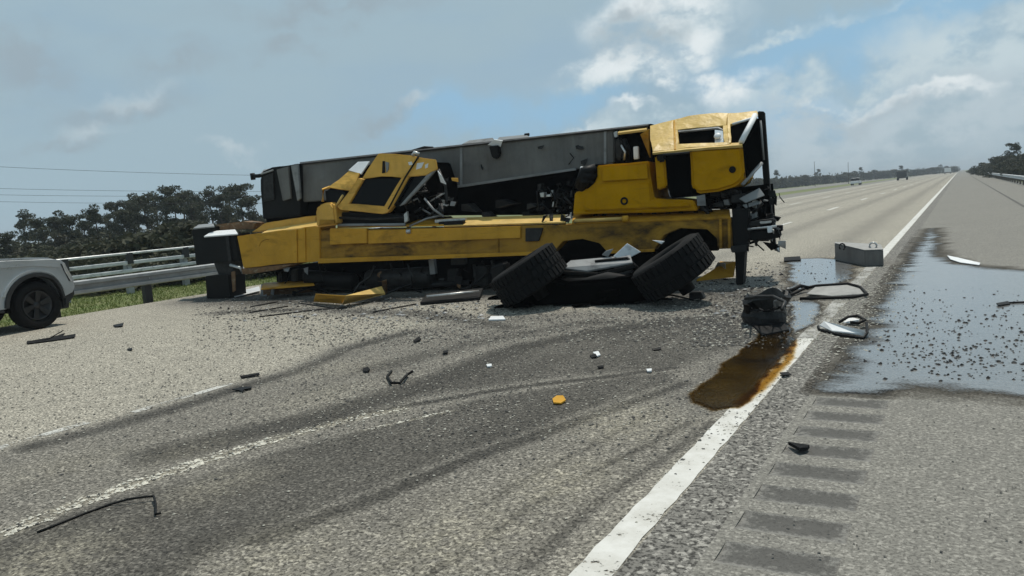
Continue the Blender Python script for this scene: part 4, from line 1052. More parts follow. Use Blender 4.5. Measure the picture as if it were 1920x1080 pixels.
tpr('grille', [(.90, .72), (.965, .72), (.95, .82), (.84, 1.06), (.78, 1.06)], .3, 1.68, 'trim_black', bevel=.01)
tpr('headlight_surround', [(.62, 1.16), (.655, 1.165), (.745, .99), (.86, .80), (.80, .82), (.70, 1.0)], -0.008, .2, 'trim_black', bevel=.005)
tpr('bumper', [(.60, .30), (.64, .66), (.80, .70), (.96, .70), (.97, .52), (.86, .46)], 0.03, 1.95, 'trim_black', bevel=.03)
tpr('bumper_trim', [(.70, .69), (.96, .70), (.985, .73), (.94, .76), (.70, .75)], 0.06, 1.92, 'bare_metal', bevel=.01)
tpr('fender_crease', [(.60, 1.09), (.0, 1.17), (-.62, 1.19), (-.62, 1.21), (.0, 1.19), (.60, 1.11)], -0.018, 0.0, 'silver_paint', bevel=.008)
tpr('door_gap', [(-.955, .62), (-.955, 1.30), (-.97, 1.30), (-.97, .62)], -0.003, 0.0, 'trim_black')
tpr('running_board', [(-.62, .40), (-.62, .45), (-3.05, .45), (-3.05, .40)], -0.02, .2, 'trim_black', bevel=.01)
tpr('air_dam', [(.52, .30), (.60, .46), (.84, .46), (.80, .30)], 0.1, 1.88, 'trim_black', bevel=.01)
mo = tpr('door_mirror', [(-1.02, 1.38), (-1.10, 1.58), (-1.24, 1.58), (-1.24, 1.38)], -0.28, -0.05, 'trim_black', bevel=.03)
tpr('underbody', [(.6, .35), (-4.6, .35), (-4.6, .62), (.6, .62)], 0.45, 1.55, 'trim_black', bevel=0)

# ------------------------------------------------------------------ guardrails
def wbeam_pts(x, y, z, face, hgt=.31):
    prof = [(0, -.5), (.10, -.42), (.10, -.22), (0, -.12), (0, .12), (.10, .22), (.10, .42), (0, .5)]
    return [Vector((x + face * a * .8, y, z + b * hgt)) for a, b in prof] + [Vector((x + face * (a * .8 - .012), y, z + b * hgt)) for a, b in prof[::-1]]


def rail_vf(x0, y0, x1, y1, z, face, n=1):
    rings = [wbeam_pts(x0 + (x1 - x0) * i / n, y0 + (y1 - y0) * i / n, z, face) for i in range(n + 1)]
    k = len(rings[0]); v = [p for r in rings for p in r]; f = []
    for i in range(n): f += [(i * k + j, i * k + (j + 1) % k, (i + 1) * k + (j + 1) % k, (i + 1) * k + j) for j in range(k)]
    f += [tuple(range(k - 1, -1, -1)), tuple(range(n * k, (n + 1) * k))]
    return v, f


def guardrail(x, y0, y1, zc, face, label, cat='guardrail', beam=True, spacing=1.9, start=0.0, extra=None, post_mat='timber_post', base=-.13, mat='galvanised', post_side=1):
    t = thing('guardrail', (x, (y0 + y1) / 2, base), label, cat)
    y = y0
    while beam and y < y1 - .01:
        e = min(y + 3.8, y1)
        obj('rail', *rail_vf(x, y + .003, x, e - .003, zc, face), mat, t); y = e
    y = y0 + start
    while y < y1:
        obj('post', *box_vf((x - face * .13 * post_side, y, (base + zc + .12) / 2), (.075, 0, 0), (0, .09, 0), (0, 0, (zc + .12 - base) / 2)), post_mat, t, bevel=.008)
        obj('spacer', *box_vf((x - face * .035 * post_side, y, zc), (.02, 0, 0), (0, .06, 0), (0, 0, .14)), post_mat, t)
        obj('bolt', *lathe_vf((x + face * .012, y, zc), (face, 0, 0), [(0, .025), (.02, .018)], 8), 'bare_metal', t)
        y += spacing
    if extra:
        for z in extra: obj('top_rail', *box_vf((x, (y0 + y1) / 2, z), (.05, 0, 0), (0, (y1 - y0) / 2, 0), (0, 0, .035 if z > 1 else .055)), mat, t, bevel=.015)
    return t


guardrail(-16.6, 8.9, 14.1, .55, 1, 'short galvanised guardrail between the pickup and the crane', spacing=2.2, start=.2, mat='galvanised_dull', post_mat='trim_black')
g = guardrail(-21, 4.0, 30.0, .62, -1, 'taller guardrail with a thin top rail beyond the median grass', spacing=1.9, start=.25, extra=[1.07, .80, .56], beam=False, mat='galvanised', post_side=-1, post_mat='galvanised_dull')
for o in [c for c in g.children if c.name.startswith('post')]:
    y = (WM[o] @ Vector(o.data.vertices[0].co)).y
for yy in np.arange(4.25, 30, 1.9):
    obj('top_post', *box_vf((-20.98, yy, .92), (.05, 0, 0), (0, .09, 0), (0, 0, .16)), 'trim_black', g)
guardrail(4.25, 20, 330, .58, -1, 'long galvanised guardrail along the right edge of the shoulder', spacing=3.8, start=1.0)

# grass tufts on the median by the rails
rg = np.random.default_rng(5)
n = 30000
bx = rg.uniform(-24, X_L - .1, n); by = rg.uniform(5, 26, n); bh = rg.uniform(.02, .085, n) * np.where(bx > X_L - .6, .7, 1); ba = rg.uniform(0, 6.28, n)
V = np.zeros((n, 3, 3)); w = .012
V[:, 0] = np.stack([bx - w * np.cos(ba), by - w * np.sin(ba), np.full(n, -.125)], 1); V[:, 1] = np.stack([bx + w * np.cos(ba), by + w * np.sin(ba), np.full(n, -.125)], 1)
V[:, 2] = np.stack([bx + rg.normal(0, .04, n), by + rg.normal(0, .04, n), -.12 + bh], 1)
me = bpy.data.meshes.new('grass'); me.from_pydata(V.reshape(-1, 3).tolist(), [], [(3 * i, 3 * i + 1, 3 * i + 2) for i in range(n)]); me.materials.append(MATS['grass_blades'])
tag(link(bpy.data.objects.new('grass', me)), 'green roadside grass on the median strip', 'grass', None, 'stuff')

# ------------------------------------------------------------------ trees
def leaf_cloud(rg, clumps, per, size):
    """clumps: (x,y,z,rx,rz) -> many small random quads"""
    out = []
    for (x, y, z, rx, rz) in clumps:
        k = int(per * rx * rx / .5) + 12
        d = rg.normal(size=(k, 3)); d /= np.linalg.norm(d, axis=1)[:, None]; r = rg.uniform(.35, 1, k) ** .6
        c = np.array([x, y, z]) + d * r[:, None] * np.array([rx, rx, rz])
        a = rg.normal(size=(k, 3)); a /= np.linalg.norm(a, axis=1)[:, None]
        b = np.cross(a, rg.normal(size=(k, 3))); b /= np.linalg.norm(b, axis=1)[:, None]
        s = size * rg.uniform(.5, 1.3, k)[:, None]
        out.append(np.stack([c - a * s - b * s * .5, c + a * s - b * s * .35, c + a * s * .8 + b * s * .5, c - a * s * .7 + b * s * .4], 1))
    return np.concatenate(out)


def quads_mesh(name, q, mat):
    n = len(q); me = bpy.data.meshes.new(name); me.from_pydata(q.reshape(-1, 3).tolist(), [], [(4 * i, 4 * i + 1, 4 * i + 2, 4 * i + 3) for i in range(n)])
    me.materials.append(MATS[mat]); return me


def pine_variant(seed):
    rg = np.random.default_rng(seed); h = 1.0 * 8.0
    tilt = rg.normal(0, .25, 2)
    def axis(t): return np.array([tilt[0] * t * t, tilt[1] * t * t, h * t])
    mb = MB(); ts = [0, .3, .6, .85, .97]
    mb.add(*tube_vf([Vector(axis(t)) for t in ts], [.16, .13, .10, .06, .02], 7))
    cl = []
    nb = rg.integers(13, 19)
    for i in range(nb):
        t = rg.uniform(.55, .98) if i > 3 else rg.uniform(.82, 1.0); a = rg.uniform(0, 6.28); L = rg.uniform(.35, 1.45) * (1.15 - .7 * (t - .45))
        p = axis(t); e = p + np.array([math.cos(a) * L, math.sin(a) * L, rg.uniform(.0, .5)])
        mb.add(*tube_vf([Vector(p), Vector((p + e) / 2 + np.array([0, 0, .08])), Vector(e)], [.045, .03, .015], 5))
        cl.append((*e, rg.uniform(.44, .82), rg.uniform(.32, .56)))
        if rg.random() < .6: cl.append((*((p + e) / 2 + rg.normal(0, .2, 3)), rg.uniform(.3, .6), rg.uniform(.2, .35)))
    tm = bpy.data.meshes.new('trunk'); tm.from_pydata([tuple(v) for v in mb.v], [], mb.f); tm.materials.append(MATS['bark'])
    return tm, quads_mesh('crown', leaf_cloud(rg, cl, 150, .11), 'pine_needles')


def broad_variant(seed):
    rg = np.random.default_rng(seed)
    mb = MB(); mb.add(*tube_vf([(0, 0, 0), (.1, 0, 1.0), (.05, .1, 2.4)], [.16, .12, .05], 7)); cl = []
    for i in range(rg.integers(14, 20)):
        a = rg.uniform(0, 6.28); r = rg.uniform(0, 1.7); z = rg.uniform(.8, 3.6); r *= math.sqrt(max(.15, 1 - ((z - 1.8) / 2.2) ** 2))
        e = (math.cos(a) * r, math.sin(a) * r, z); mb.add(*tube_vf([(0.05, 0, min(1.6, z * .6)), e], [.05, .015], 5))
        cl.append((*e, rg.uniform(.5, .9), rg.uniform(.4, .7)))
    tm = bpy.data.meshes.new('trunk'); tm.from_pydata([tuple(v) for v in mb.v], [], mb.f); tm.materials.append(MATS['bark'])
    return tm, quads_mesh('crown', leaf_cloud(rg, cl, 95, .14), 'shrub_leaves')


PV = [pine_variant(s) for s in (11, 12, 13, 14, 15, 16)]; BV = [broad_variant(s) for s in (21, 22, 23, 24)]


def plant(name, var, x, y, z, s, label, cat, group, sz=1.0, cs=1.0):
    t = thing(name, (x, y, z), label, cat, group); t.rotation_euler = (0, 0, rnd.uniform(0, 6.28)); t.scale = (s * cs, s * cs, s * sz)
    for nme, mm in (('trunk', var[0]), ('crown', var[1])): link(bpy.data.objects.new(nme, mm), t)
    return t


def gat(px, dist):
    """ground position under image column px at horizontal distance dist (near the horizon)"""
    d = pxdir(px, 318 + (1800 - px) * .0785); d.z = 0; d.normalize(); return CAM_P.x + d.x * dist, CAM_P.y + d.y * dist
def hor(px): return 318 + (1800 - px) * .0785
def hgt(px, py, dist): # height above ground of a point seen at px,py at horizontal distance
    d = pxdir(px, py); hd = math.hypot(d.x, d.y); return CAM_H + d.z / hd * dist

# left pine stand: tops traced from the skyline
tops = [(18, 432), (48, 400), (86, 410), (120, 425), (100, 407), (136, 398), (158, 412), (186, 390), (207, 402), (222, 380), (243, 392), (262, 366), (280, 360), (296, 366), (312, 352), (330, 372), (346, 358), (362, 380), (384, 372), (402, 356), (420, 366), (436, 352), (458, 344), (472, 362), (370, 362), (252, 386), (60, 420), (172, 402)]
names = ['leftmost low pine of the stand', 'slim pine near the left end', 'bushy pine above the pickup hood', 'low pine between taller crowns', 'ragged pine right of the hood', 'round crowned pine above the truck front', 'short pine in a dip of the skyline', 'pine at the first rise of the skyline', 'thin pine behind the first rise', 'pine with a separate round top', 'pine left of the tall group', 'broad pine opening the tall group', 'twin pine in the tall group', 'pine in the middle of the tall group', 'tallest pine of the middle group', 'pine right of the tallest one', 'pointed pine standing alone', 'low pine behind the pointed one', 'spreading pine left of the crane', 'wide topped pine before the boom tail', 'open pine beside the boom tail', 'slender pine close to the boom tail', 'flat topped pine touching the boom tail', 'half hidden pine behind the boom tail', 'thin pine left of the wide topped one', 'pine under the broad crown', 'small pine over the pickup hood', 'small pine in the sloping skyline']
for i, (x, y) in enumerate(tops):
    dist = 62 + (i * 37 % 23); gx, gy = gat(x, dist); H = hgt(x, y, dist) + 1.3
    s = max(.35, H / 8.3)
    plant('pine_tree', PV[i % 6], gx, gy, -1.3, s, names[i] + ' left of the crane', 'tree', 'pines left of the crane', 1.0, max(1.0, .62 / s))
k = 0
for row, (dist, h0) in enumerate(((29, 2.1), (35, 2.2), (44, 1.8), (55, 1.9), (60, 2.3), (66, 2.6))):
    for px in range(-160, 500, 26):
        gx, gy = gat(px + rnd.uniform(-9, 9), dist + rnd.uniform(-3, 3)); f_ = .8 + .2 * min(1, max(0, (px + 40) / 380))
        s = h0 * f_ * rnd.uniform(.8, 1.15) / 3.9 * 1.35
        plant('broadleaf_shrub', BV[(k * 3 + row) % 4], gx, gy, -1.4, s, ('dense dark shrub in the thicket below the pines left of the crane'), 'shrub', 'thicket shrubs below the pines', 1.0, 1.25); k += 1

# far tree line across the horizon right of the crane
k = 0
for px in list(range(1380, 1790, 11)):
    dist = 210 + (px - 1380) * .9 + rnd.uniform(-12, 12); gx, gy = gat(px + rnd.uniform(-4, 4), dist)
    top = hor(px) - (24 - (px - 1380) * .028) * rnd.uniform(.75, 1.15)
    H = hgt(px, top, dist) + .5
    v = PV[k % 6] if k % 7 == 0 else BV[k % 4]; hh = 8.3 if k % 7 == 0 else 4.2
    plant('distant_tree', v, gx, gy, -.5, H / hh * (1 if k % 7 == 0 else .8), 'small dark tree in the far tree line right of the crane', 'tree', 'far tree line right of the crane', 1.0, 1.0 if k % 7 == 0 else 1.5); k += 1
fw = []; rgf = np.random.default_rng(33)
for px in np.arange(480, 1800, 2.2):
    dist = 225 + max(0, px - 1380) * .9; gx, gy = gat(px, dist); hh = hgt(px, hor(px) - (15 - max(0, px - 1380) * .018) * rgf.uniform(.6, 1.15), dist)
    fw.append((gx, gy, hh * .45, rgf.uniform(.8, 1.5), max(.8, hh * .55)))
fwo = link(bpy.data.objects.new('far_wood', quads_mesh('far_wood', leaf_cloud(rgf, fw, 14, .42), 'shrub_leaves')))
tag(fwo, 'continuous dark wood along the horizon behind the road', 'wood', None, 'stuff')
# trees over the right-hand rail
for i, (px, top, dist, v) in enumerate([(1842, 302, 190, 'b'), (1860, 296, 170, 'b'), (1876, 284, 150, 'b'), (1888, 282, 140, 'b'), (1900, 268, 140, 'p'), (1910, 280, 130, 'b'), (1925, 274, 120, 'b'), (1945, 268, 112, 'p'), (1970, 262, 105, 'b'), (1830, 310, 240, 'b'), (1822, 313, 300, 'b'), (1895, 292, 125, 'b'), (1915, 296, 112, 'b'), (1935, 290, 105, 'b'), (1852, 306, 160, 'b'), (1868, 300, 150, 'b'), (1880, 300, 128, 'b'), (1905, 304, 106, 'b'), (1925, 306, 98, 'b'), (1890, 308, 118, 'b')]):
    gx, gy = gat(px, dist); H = hgt(px, top, dist) + .6
    lab = ['low dark tree at the far end of the right rail', 'rounded tree beyond the right rail', 'dense tree rising over the right rail', 'thick tree left of the lone pine', 'lone pine standing above the right-hand trees', 'thick tree right of the lone pine', 'tall dense tree at the right picture edge', 'pine outside the right picture edge', 'broad tree outside the right picture edge', 'tiny tree near the vanishing point on the right', 'tiniest tree at the vanishing point on the right', 'dark undergrowth tree below the lone pine', 'dark tree filling the right edge', 'dark tree just past the right edge', 'small tree left of the right-hand group', 'small tree inside the right-hand group', 'squat tree behind the right rail', 'squat tree at the right edge behind the rail', 'squat tree past the right edge', 'squat tree below the lone pine'][i]
    plant('roadside_tree', PV[i % 6] if v == 'p' else BV[i % 4], gx, gy, -.6, H / (8.3 if v == 'p' else 4.3), lab, 'tree', 'trees beyond the right rail', 1.0, 1.0 if v == 'p' else 1.15)

# ------------------------------------------------------------------ power lines, far vehicles, poles
for i, (y0, y1, dist) in enumerate([(309, 328, 44), (350, 358, 48), (362, 366, 50), (375, 380, 52)]):
    pts = []
    for kx in range(-12, 17):
        px = kx * 60.0; t = px / 500; p = at(px, y0 + (y1 - y0) * t, dist * (1 + .12 * t)); pts.append(p + Vector((0, 0, -.15 + .004 * (kx - 3) ** 2)))
    o = obj('power_line', *tube_vf(pts, .010, 5), 'wire_black', None); tag(o, ['highest', 'second highest', 'second lowest', 'lowest'][i] + ' thin power line crossing the sky at the left', 'power line', 'power lines over the left trees')


def far_car(name, px, dist, lane_h, dims, mat, label, cat, boxy=False):
    gx, gy = gat(px, dist); t = thing(name, (gx, gy, lane_h), label, cat); L, W, H = dims
    def pr(nm, prof, w0, w1, mt):
        fr = [Vector((gx + w0, gy + a, lane_h + b)) for a, b in prof]; return obj(nm, *prism_vf(fr, [p + Vector((w1 - w0, 0, 0)) for p in fr]), mt, t, bevel=.04)
    if boxy:
        pr('cargo_box', [(-L / 2, .9), (L * .22, .9), (L * .22, H), (-L / 2, H)], -W / 2, W / 2, mat)
        pr('cab', [(L * .24, .6), (L / 2, .6), (L / 2, H * .5), (L * .42, H * .78), (L * .24, H * .8)], -W / 2 + .05, W / 2 - .05, mat)
        pr('chassis', [(-L / 2, .55), (L * .4, .55), (L * .4, .88), (-L / 2, .88)], -W / 2 + .2, W / 2 - .2, 'trim_black')
    else:
        pr('body', [(-L / 2, .35), (L / 2, .35), (L / 2, H * .5), (L * .25, H * .6), (-L / 2, H * .62)], -W / 2, W / 2, mat)
        pr('cabin', [(-L * .42, H * .6), (L * .2, H * .6), (L * .05, H), (-L * .34, H)], -W / 2 + .12, W / 2 - .12, 'dark_glass')
        pr('roof', [(-L * .33, H), (L * .04, H), (L * .02, H + .04), (-L * .31, H + .04)], -W / 2 + .16, W / 2 - .16, mat)
    for a in (-L * .32, L * .32):
        for s in (-1, 1): obj('wheel', *lathe_vf((gx + s * (W / 2 - .12), gy + a, lane_h + .36), (1, 0, 0), [(-.12, .33), (-.1, .36), (.1, .36), (.12, .33)], 16), 'rubber', t)
    return t
far_car('car', 1605, 185, .02, (4.6, 1.8, 1.5), 'white_paint', 'small white car far away on the road left of centre', 'car')
far_car('truck', 1692, 230, .02, (7, 2.4, 2.4), 'trim_black', 'small dark truck far down the road', 'truck', True)
far_car('truck', 1777, 420, .02, (9, 2.6, 2.8), 'white_paint', 'white box truck near the vanishing point', 'truck', True)
for i, (px, top) in enumerate([(1528, 303), (1591, 304)]):
    gx, gy = gat(px, 260); H = hgt(px, top, 260)
    o = obj('utility_pole', *tube_vf([(gx, gy, -.2), (gx, gy, H)], [.10, .06], 6), 'bark'); tag(o, ['thin pole above the far tree line nearer the crane', 'thin pole above the far tree line nearer the vanishing point'][i], 'pole', 'poles over the far tree line')

# ------------------------------------------------------------------ debris on the road
def gslab(name, pxs, z0, th, mat, parent=None, bevel=.006, **kw):
    """flat piece lying on the road: traced outline, real thickness; z0 number or per-point list"""
    zs = z0 if isinstance(z0, (list, tuple)) else [z0] * len(pxs)
    low = [G(x, y, z) for (x, y), z in zip(pxs, zs)]
    return obj(name, *prism_vf(low, [p + Vector((0, 0, th)) for p in low]), mat, parent, bevel=bevel, **kw)
def gtube(name, pxs, r, mat, parent=None, z=None, n=8):
    return obj(name, *tube_vf([G(p[0], p[1], (p[2] if len(p) > 2 else r)) for p in pxs], r, n), mat, parent, smooth=True)

# steel ballast block with a lifting ring
b0 = G(1565, 488); bl = thing('ballast_block', (G(1610, 495).x, G(1610, 495).y, 0), 'dark angular steel ballast block with a lifting ring beside the edge line', 'steel block')
v0, v1, v2 = G(1566, 489), G(1622, 500), G(1657, 499)
back = Vector((-.15, 1.25, 0)); hb = .36
low = [v0, v1, v2, v2 + back * .9, v0 + back * .8]
obj('block_body', *prism_vf(low, [p + Vector((0, 0, hb * (.95 if i < 1 else .8 if i < 3 else .8))) for i, p in enumerate(low)]), 'boom_grey', bl, bevel=.015)
cr = (v1 + v2) / 2 + back * .3 + Vector((0, 0, hb * .8))
obj('lifting_ring', *tube_vf([cr + Vector((.06 * math.cos(a), 0, .05 + .06 * math.sin(a))) for a in [R_(x) for x in range(-70, 255, 25)]], .018, 8), 'bare_metal', bl, smooth=True)
obj('lifting_ring', *tube_vf([cr + Vector((-.55 + .05 * math.cos(a), .2, .04 + .06 * math.sin(a))) for a in [R_(x) for x in range(-70, 255, 25)]], .014, 8), 'grimy_steel', bl, smooth=True)
tp = [p + Vector((0, 0, hb * (.95 if i < 1 else .8) + .003)) for i, p in enumerate(low)]
obj('top_plate', *prism_vf(tp, [p + Vector((0, 0, .012)) for p in tp]), 'concrete_grey', bl)

# bent mirror frame
mf = thing('mirror_frame', (G(1550, 548).x, G(1550, 548).y, 0), 'bent black door frame with a pale glass panel lying at the edge line', 'debris', 'debris by the puddle')
gslab('glass', [(1512, 552), (1530, 538), (1600, 534), (1618, 542), (1622, 552), (1560, 556)], [.03, .07, .09, .08, .03, .02], .012, 'concrete_grey', mf)
gtube('frame', [(1476, 556, .02), (1510, 540, .06), (1530, 536, .09), (1590, 532, .11), (1612, 538, .10), (1626, 552, .04), (1600, 557, .03), (1540, 559, .03), (1500, 560, .02)], .022, 'black_steel', mf)
gtube('arm', [(1478, 548, .03), (1500, 536, .10), (1516, 540, .06)], .03, 'black_steel', mf)
# white panel with black edge
wp = thing('torn_bodywork', (G(1580, 620).x, G(1580, 620).y, 0), 'dirty white body panel with a black broken bracket on the edge strip', 'debris', 'debris by the puddle')
gslab('sheet', [(1536, 612), (1545, 604), (1622, 622), (1620, 630), (1560, 622)], [.02, .07, .06, .01, .01], .015, 'white_paint', wp)
gtube('edge_trim', [(1534, 612, .02), (1536, 618, .015), (1575, 628, .015), (1620, 634, .015), (1626, 624, .05), (1625, 606, .10)], .014, 'black_steel', wp)
gtube('bracket', [(1574, 604, .05), (1590, 594, .09), (1608, 592, .10), (1622, 600, .08), (1610, 606, .05), (1594, 604, .06)], .016, 'black_steel', wp)
gslab('torn_liner', [(1580, 606), (1594, 596), (1612, 600), (1606, 608)], [.02, .06, .05, .02], .012, 'galvanised', wp)
# crumpled drum below the cab
dr = thing('crumpled_drum', (G(1432, 605).x, G(1432, 605).y, 0), 'crushed dark metal drum below the crane cab beside the oil pool', 'drum')
c = G(1436, 606); rg2 = random.Random(9); mbv, mbf = lathe_vf((c.x, c.y, .0), (0, 0, 1), [(0, .16), (.02, .24), (.10, .26), (.2, .23), (.3, .27), (.36, .24), (.345, .21), (.1, .18)], 22)
mbv = [Vector((c.x + (p.x - c.x) * (1 + .28 * mnoise.noise(p * 4)), c.y + (p.y - c.y) * (1 + .28 * mnoise.noise(p * 4 + Vector((5, 0, 0)))), max(.003, p.z * (1 + .35 * mnoise.noise(p * 5 + Vector((0, 3, 0))))))) for p in mbv]
obj('shell', mbv, mbf, 'grimy_steel', dr)
gtube('rim', [(1398, 560, .36), (1420, 556, .40), (1450, 556, .42), (1472, 566, .38), (1466, 580, .34)], .018, 'grimy_steel', dr)
gslab('torn_flap', [(1452, 600), (1476, 590), (1466, 560), (1450, 566)], [.05, .10, .34, .30], .015, 'panel_grey', dr)
gslab('torn_flap', [(1396, 600), (1406, 604), (1406, 574), (1394, 572)], [.02, .02, .25, .26], .015, 'black_steel', dr)
gslab('base_plate', [(1410, 612), (1470, 608), (1480, 622), (1430, 632)], .004, .03, 'black_steel', dr)
for i in range(8):
    x = rg2.uniform(1400, 1470); y = rg2.uniform(545, 580)
    gtube('wire', [(x, y, .2), (x + rg2.uniform(-20, 20), y + rg2.uniform(-4, 8), .3), (x + rg2.uniform(-25, 25), y + rg2.uniform(0, 10), .18)], .009, rg2.choice(['black_steel', 'grimy_steel']), dr, n=5)

def piece(name, label, pxs, z0, th, mat, cat='debris', group='small debris on the road', **kw):
    o = gslab(name, pxs, z0, th, mat, **kw); return tag(o, label, cat, group)
def rod(name, label, pxs, r, mat, cat='debris', group='small debris on the road'):
    return tag(gtube(name, pxs, r, mat), label, cat, group)
# yellow and dark plates under the left half of the crane
yp = thing('crumpled_bodywork', (G(655, 570).x, G(655, 570).y, 0), 'bent bright yellow body panel lying below the crane frame', 'panel')
gslab('sheet', [(588, 566), (642, 570), (648, 556), (592, 552)], [.02, .02, .22, .20], .02, 'yellow_paint', yp)
gslab('sheet', [(642, 572), (722, 552), (716, 538), (648, 556)], [.02, .10, .22, .22], .02, 'yellow_sunlit', yp)
gslab('torn_corner', [(718, 552), (727, 550), (725, 525), (716, 528)], [.05, .04, .36, .34], .015, 'rust_brown', yp)
yb = thing('broken_beam', (G(540, 555).x, G(540, 555).y, 0), 'short broken brown and yellow beam under the crane tail', 'beam')
gslab('beam_web', [(494, 555), (588, 548), (588, 540), (494, 546)], [.01, .01, .10, .10], .10, 'rust_brown', yb)
gslab('beam_flange', [(490, 544), (590, 536), (584, 526), (494, 533)], [.22, .22, .26, .26], .03, 'yellow_grimy', yb)
gslab('end_plate', [(488, 556), (500, 556), (500, 534), (490, 534)], [.0, .0, .22, .22], .02, 'panel_grey', yb)
piece('bent_plate', 'thin pale plate lying left of the broken beam', [(432, 552), (486, 538), (488, 546), (440, 558)], [.02, .06, .05, .01], .02, 'galvanised')
piece('black_board', 'long black board on the road left of the torn wheels', [(788, 572), (900, 562), (906, 545), (800, 556)], [.01, .01, .08, .09], .05, 'black_steel')
rod('steel_bar', 'pale steel bar resting on the black board', [(800, 556, .14), (850, 551, .15), (898, 546, .15)], .022, 'bare_metal')
for i, q in enumerate([[(468, 586), (540, 574)], [(486, 594), (600, 580), (660, 576)], [(560, 568), (640, 580)], [(700, 585), (780, 570)], [(470, 575), (520, 566)]]):
    rod('loose_rod', ['thin black rod below the broken beam', 'long thin black rod in front of the crane tail', 'thin black rod under the yellow panel', 'thin black rod right of the yellow panel', 'short black rod below the crane tail'][i], q, .012, 'black_steel')
piece('white_block', 'small cream block at the foot of the left torn wheel', [(916, 602), (948, 601), (944, 595), (920, 596)], .004, .025, 'white_paint')
piece('white_block', 'small grey lump lying against the left torn wheel', [(1002, 566), (1020, 566), (1018, 556), (1004, 556)], .02, .08, 'galvanised')
yc = piece('yellow_box', 'mustard yellow cover lying behind the right torn wheel', [(1306, 528), (1376, 520), (1380, 494), (1350, 494), (1340, 508)], [.01, .01, .26, .26, .15], .04, 'yellow_paint')
piece('torn_sheet', 'crumpled pale blue grey sheet beside the mustard cover', [(1336, 512), (1362, 510), (1360, 496), (1346, 494)], [.1, .1, .28, .28], .03, 'galvanised')
# along the left
gb = thing('rubber_strip', (G(95, 640).x, G(95, 640).y, 0), 'ragged black rubber strip on the pale lane near the pickup', 'debris', 'small debris on the road')
gslab('strip', [(50, 642), (98, 634), (122, 626), (116, 632), (142, 628), (140, 634), (100, 640), (52, 646)], .004, .02, 'rubber', gb)
gtube('cord', [(50, 644, .01), (90, 636, .03), (118, 620, .05)], .010, 'rubber', gb)
spots = [('dark rubber scrap on the pale lane right of the pickup', [(212, 610), (232, 606), (230, 612), (216, 613)]),
         ('flat black splinter on the dark lane edge', [(450, 706), (486, 700), (487, 703), (452, 710)]),
         ('black cross shaped scrap below the flat splinter', [(435, 731), (452, 727), (472, 726), (472, 729), (458, 731), (455, 736), (448, 733)]),
         ('dark lump left of the hooked bracket', [(680, 692), (690, 689), (694, 694), (688, 698), (681, 697)]),
         ('small dark crumb on the pale lane', [(238, 655), (248, 653), (248, 657), (240, 657)]),
         ('small dark lump near the torn wheels', [(774, 640), (786, 632), (790, 637), (778, 643)]),
         ('dark crumb on the grey lane in front of the wheels', [(830, 660), (840, 657), (840, 662), (832, 663)]),
         ('black curled flap lying across the rumble strip', [(1478, 834), (1492, 836), (1518, 840), (1514, 845), (1500, 846)]),
         ('small black scrap at the oil pool edge', [(1462, 700), (1478, 699), (1484, 704), (1468, 705)]),
         ('small dark bracket behind the near puddle', [(1470, 483), (1500, 481), (1502, 488), (1470, 490)]),
         ('dark chip beside the pale chip in front of the wheels', [(1106, 668), (1116, 664), (1120, 669), (1110, 672)]),
         ('dark crumb below the pale chip', [(1120, 688), (1132, 686), (1132, 690), (1122, 691)]),
         ('dark flat scrap left of the oil pool', [(1222, 655), (1240, 652), (1240, 656), (1224, 658)])]
for i, (lb, q) in enumerate(spots):
    zz = [.003 + .02 * rnd.random() for _ in q]; piece('scrap', lb, q, zz, .009 if i != 7 else .02, 'rubber' if i % 2 else 'black_steel', bevel=0)
for lb, q, mt in [('pale chip on the grey lane in front of the wheels', [(1112, 662), (1122, 660), (1126, 667), (1118, 670)], 'white_paint'), ('tiny white chip near the middle of the road', [(912, 685), (922, 684), (922, 688), (914, 689)], 'white_paint'), ('tiny white chip left of the oil pool', [(1212, 694), (1222, 693), (1222, 697), (1214, 698)], 'white_paint'), ('small orange yellow chip in the middle of the road', [(1036, 750), (1044, 744), (1056, 744), (1061, 752), (1052, 758), (1038, 757)], 'yellow_paint'),
                  ('long white strip on the shoulder above the puddle', [(1776, 480), (1796, 484), (1838, 494), (1836, 498), (1800, 493), (1782, 487)], 'white_paint'), ('dark clump with a thin rod at the right edge', [(1868, 570), (1890, 566), (1894, 571), (1872, 574)], 'black_steel')]:
    piece('chip', lb, q, [.005 + .012 * rnd.random() for _ in q], .012, mt, bevel=0)
rod('thin_rod', 'thin dark rod reaching the right picture edge over the puddle', [(1886, 568), (1930, 566), (1990, 566)], .012, 'black_steel')
rod('hooked_bracket', 'black hooked bracket on the grey lane left of the wheels', [(734, 696), (726, 706), (734, 718, .03), (750, 718, .02), (758, 708, .05), (764, 702, .03), (774, 696, .06)], .013, 'black_steel')
rod('bent_rod', 'long bent black rod lying beside the scraped gouge', [(70, 998), (110, 982), (160, 962), (205, 946), (240, 936, .03), (268, 932, .03), (288, 930, .03), (292, 945, .02), (292, 964, .015), (302, 962, .015)], .007, 'black_steel')

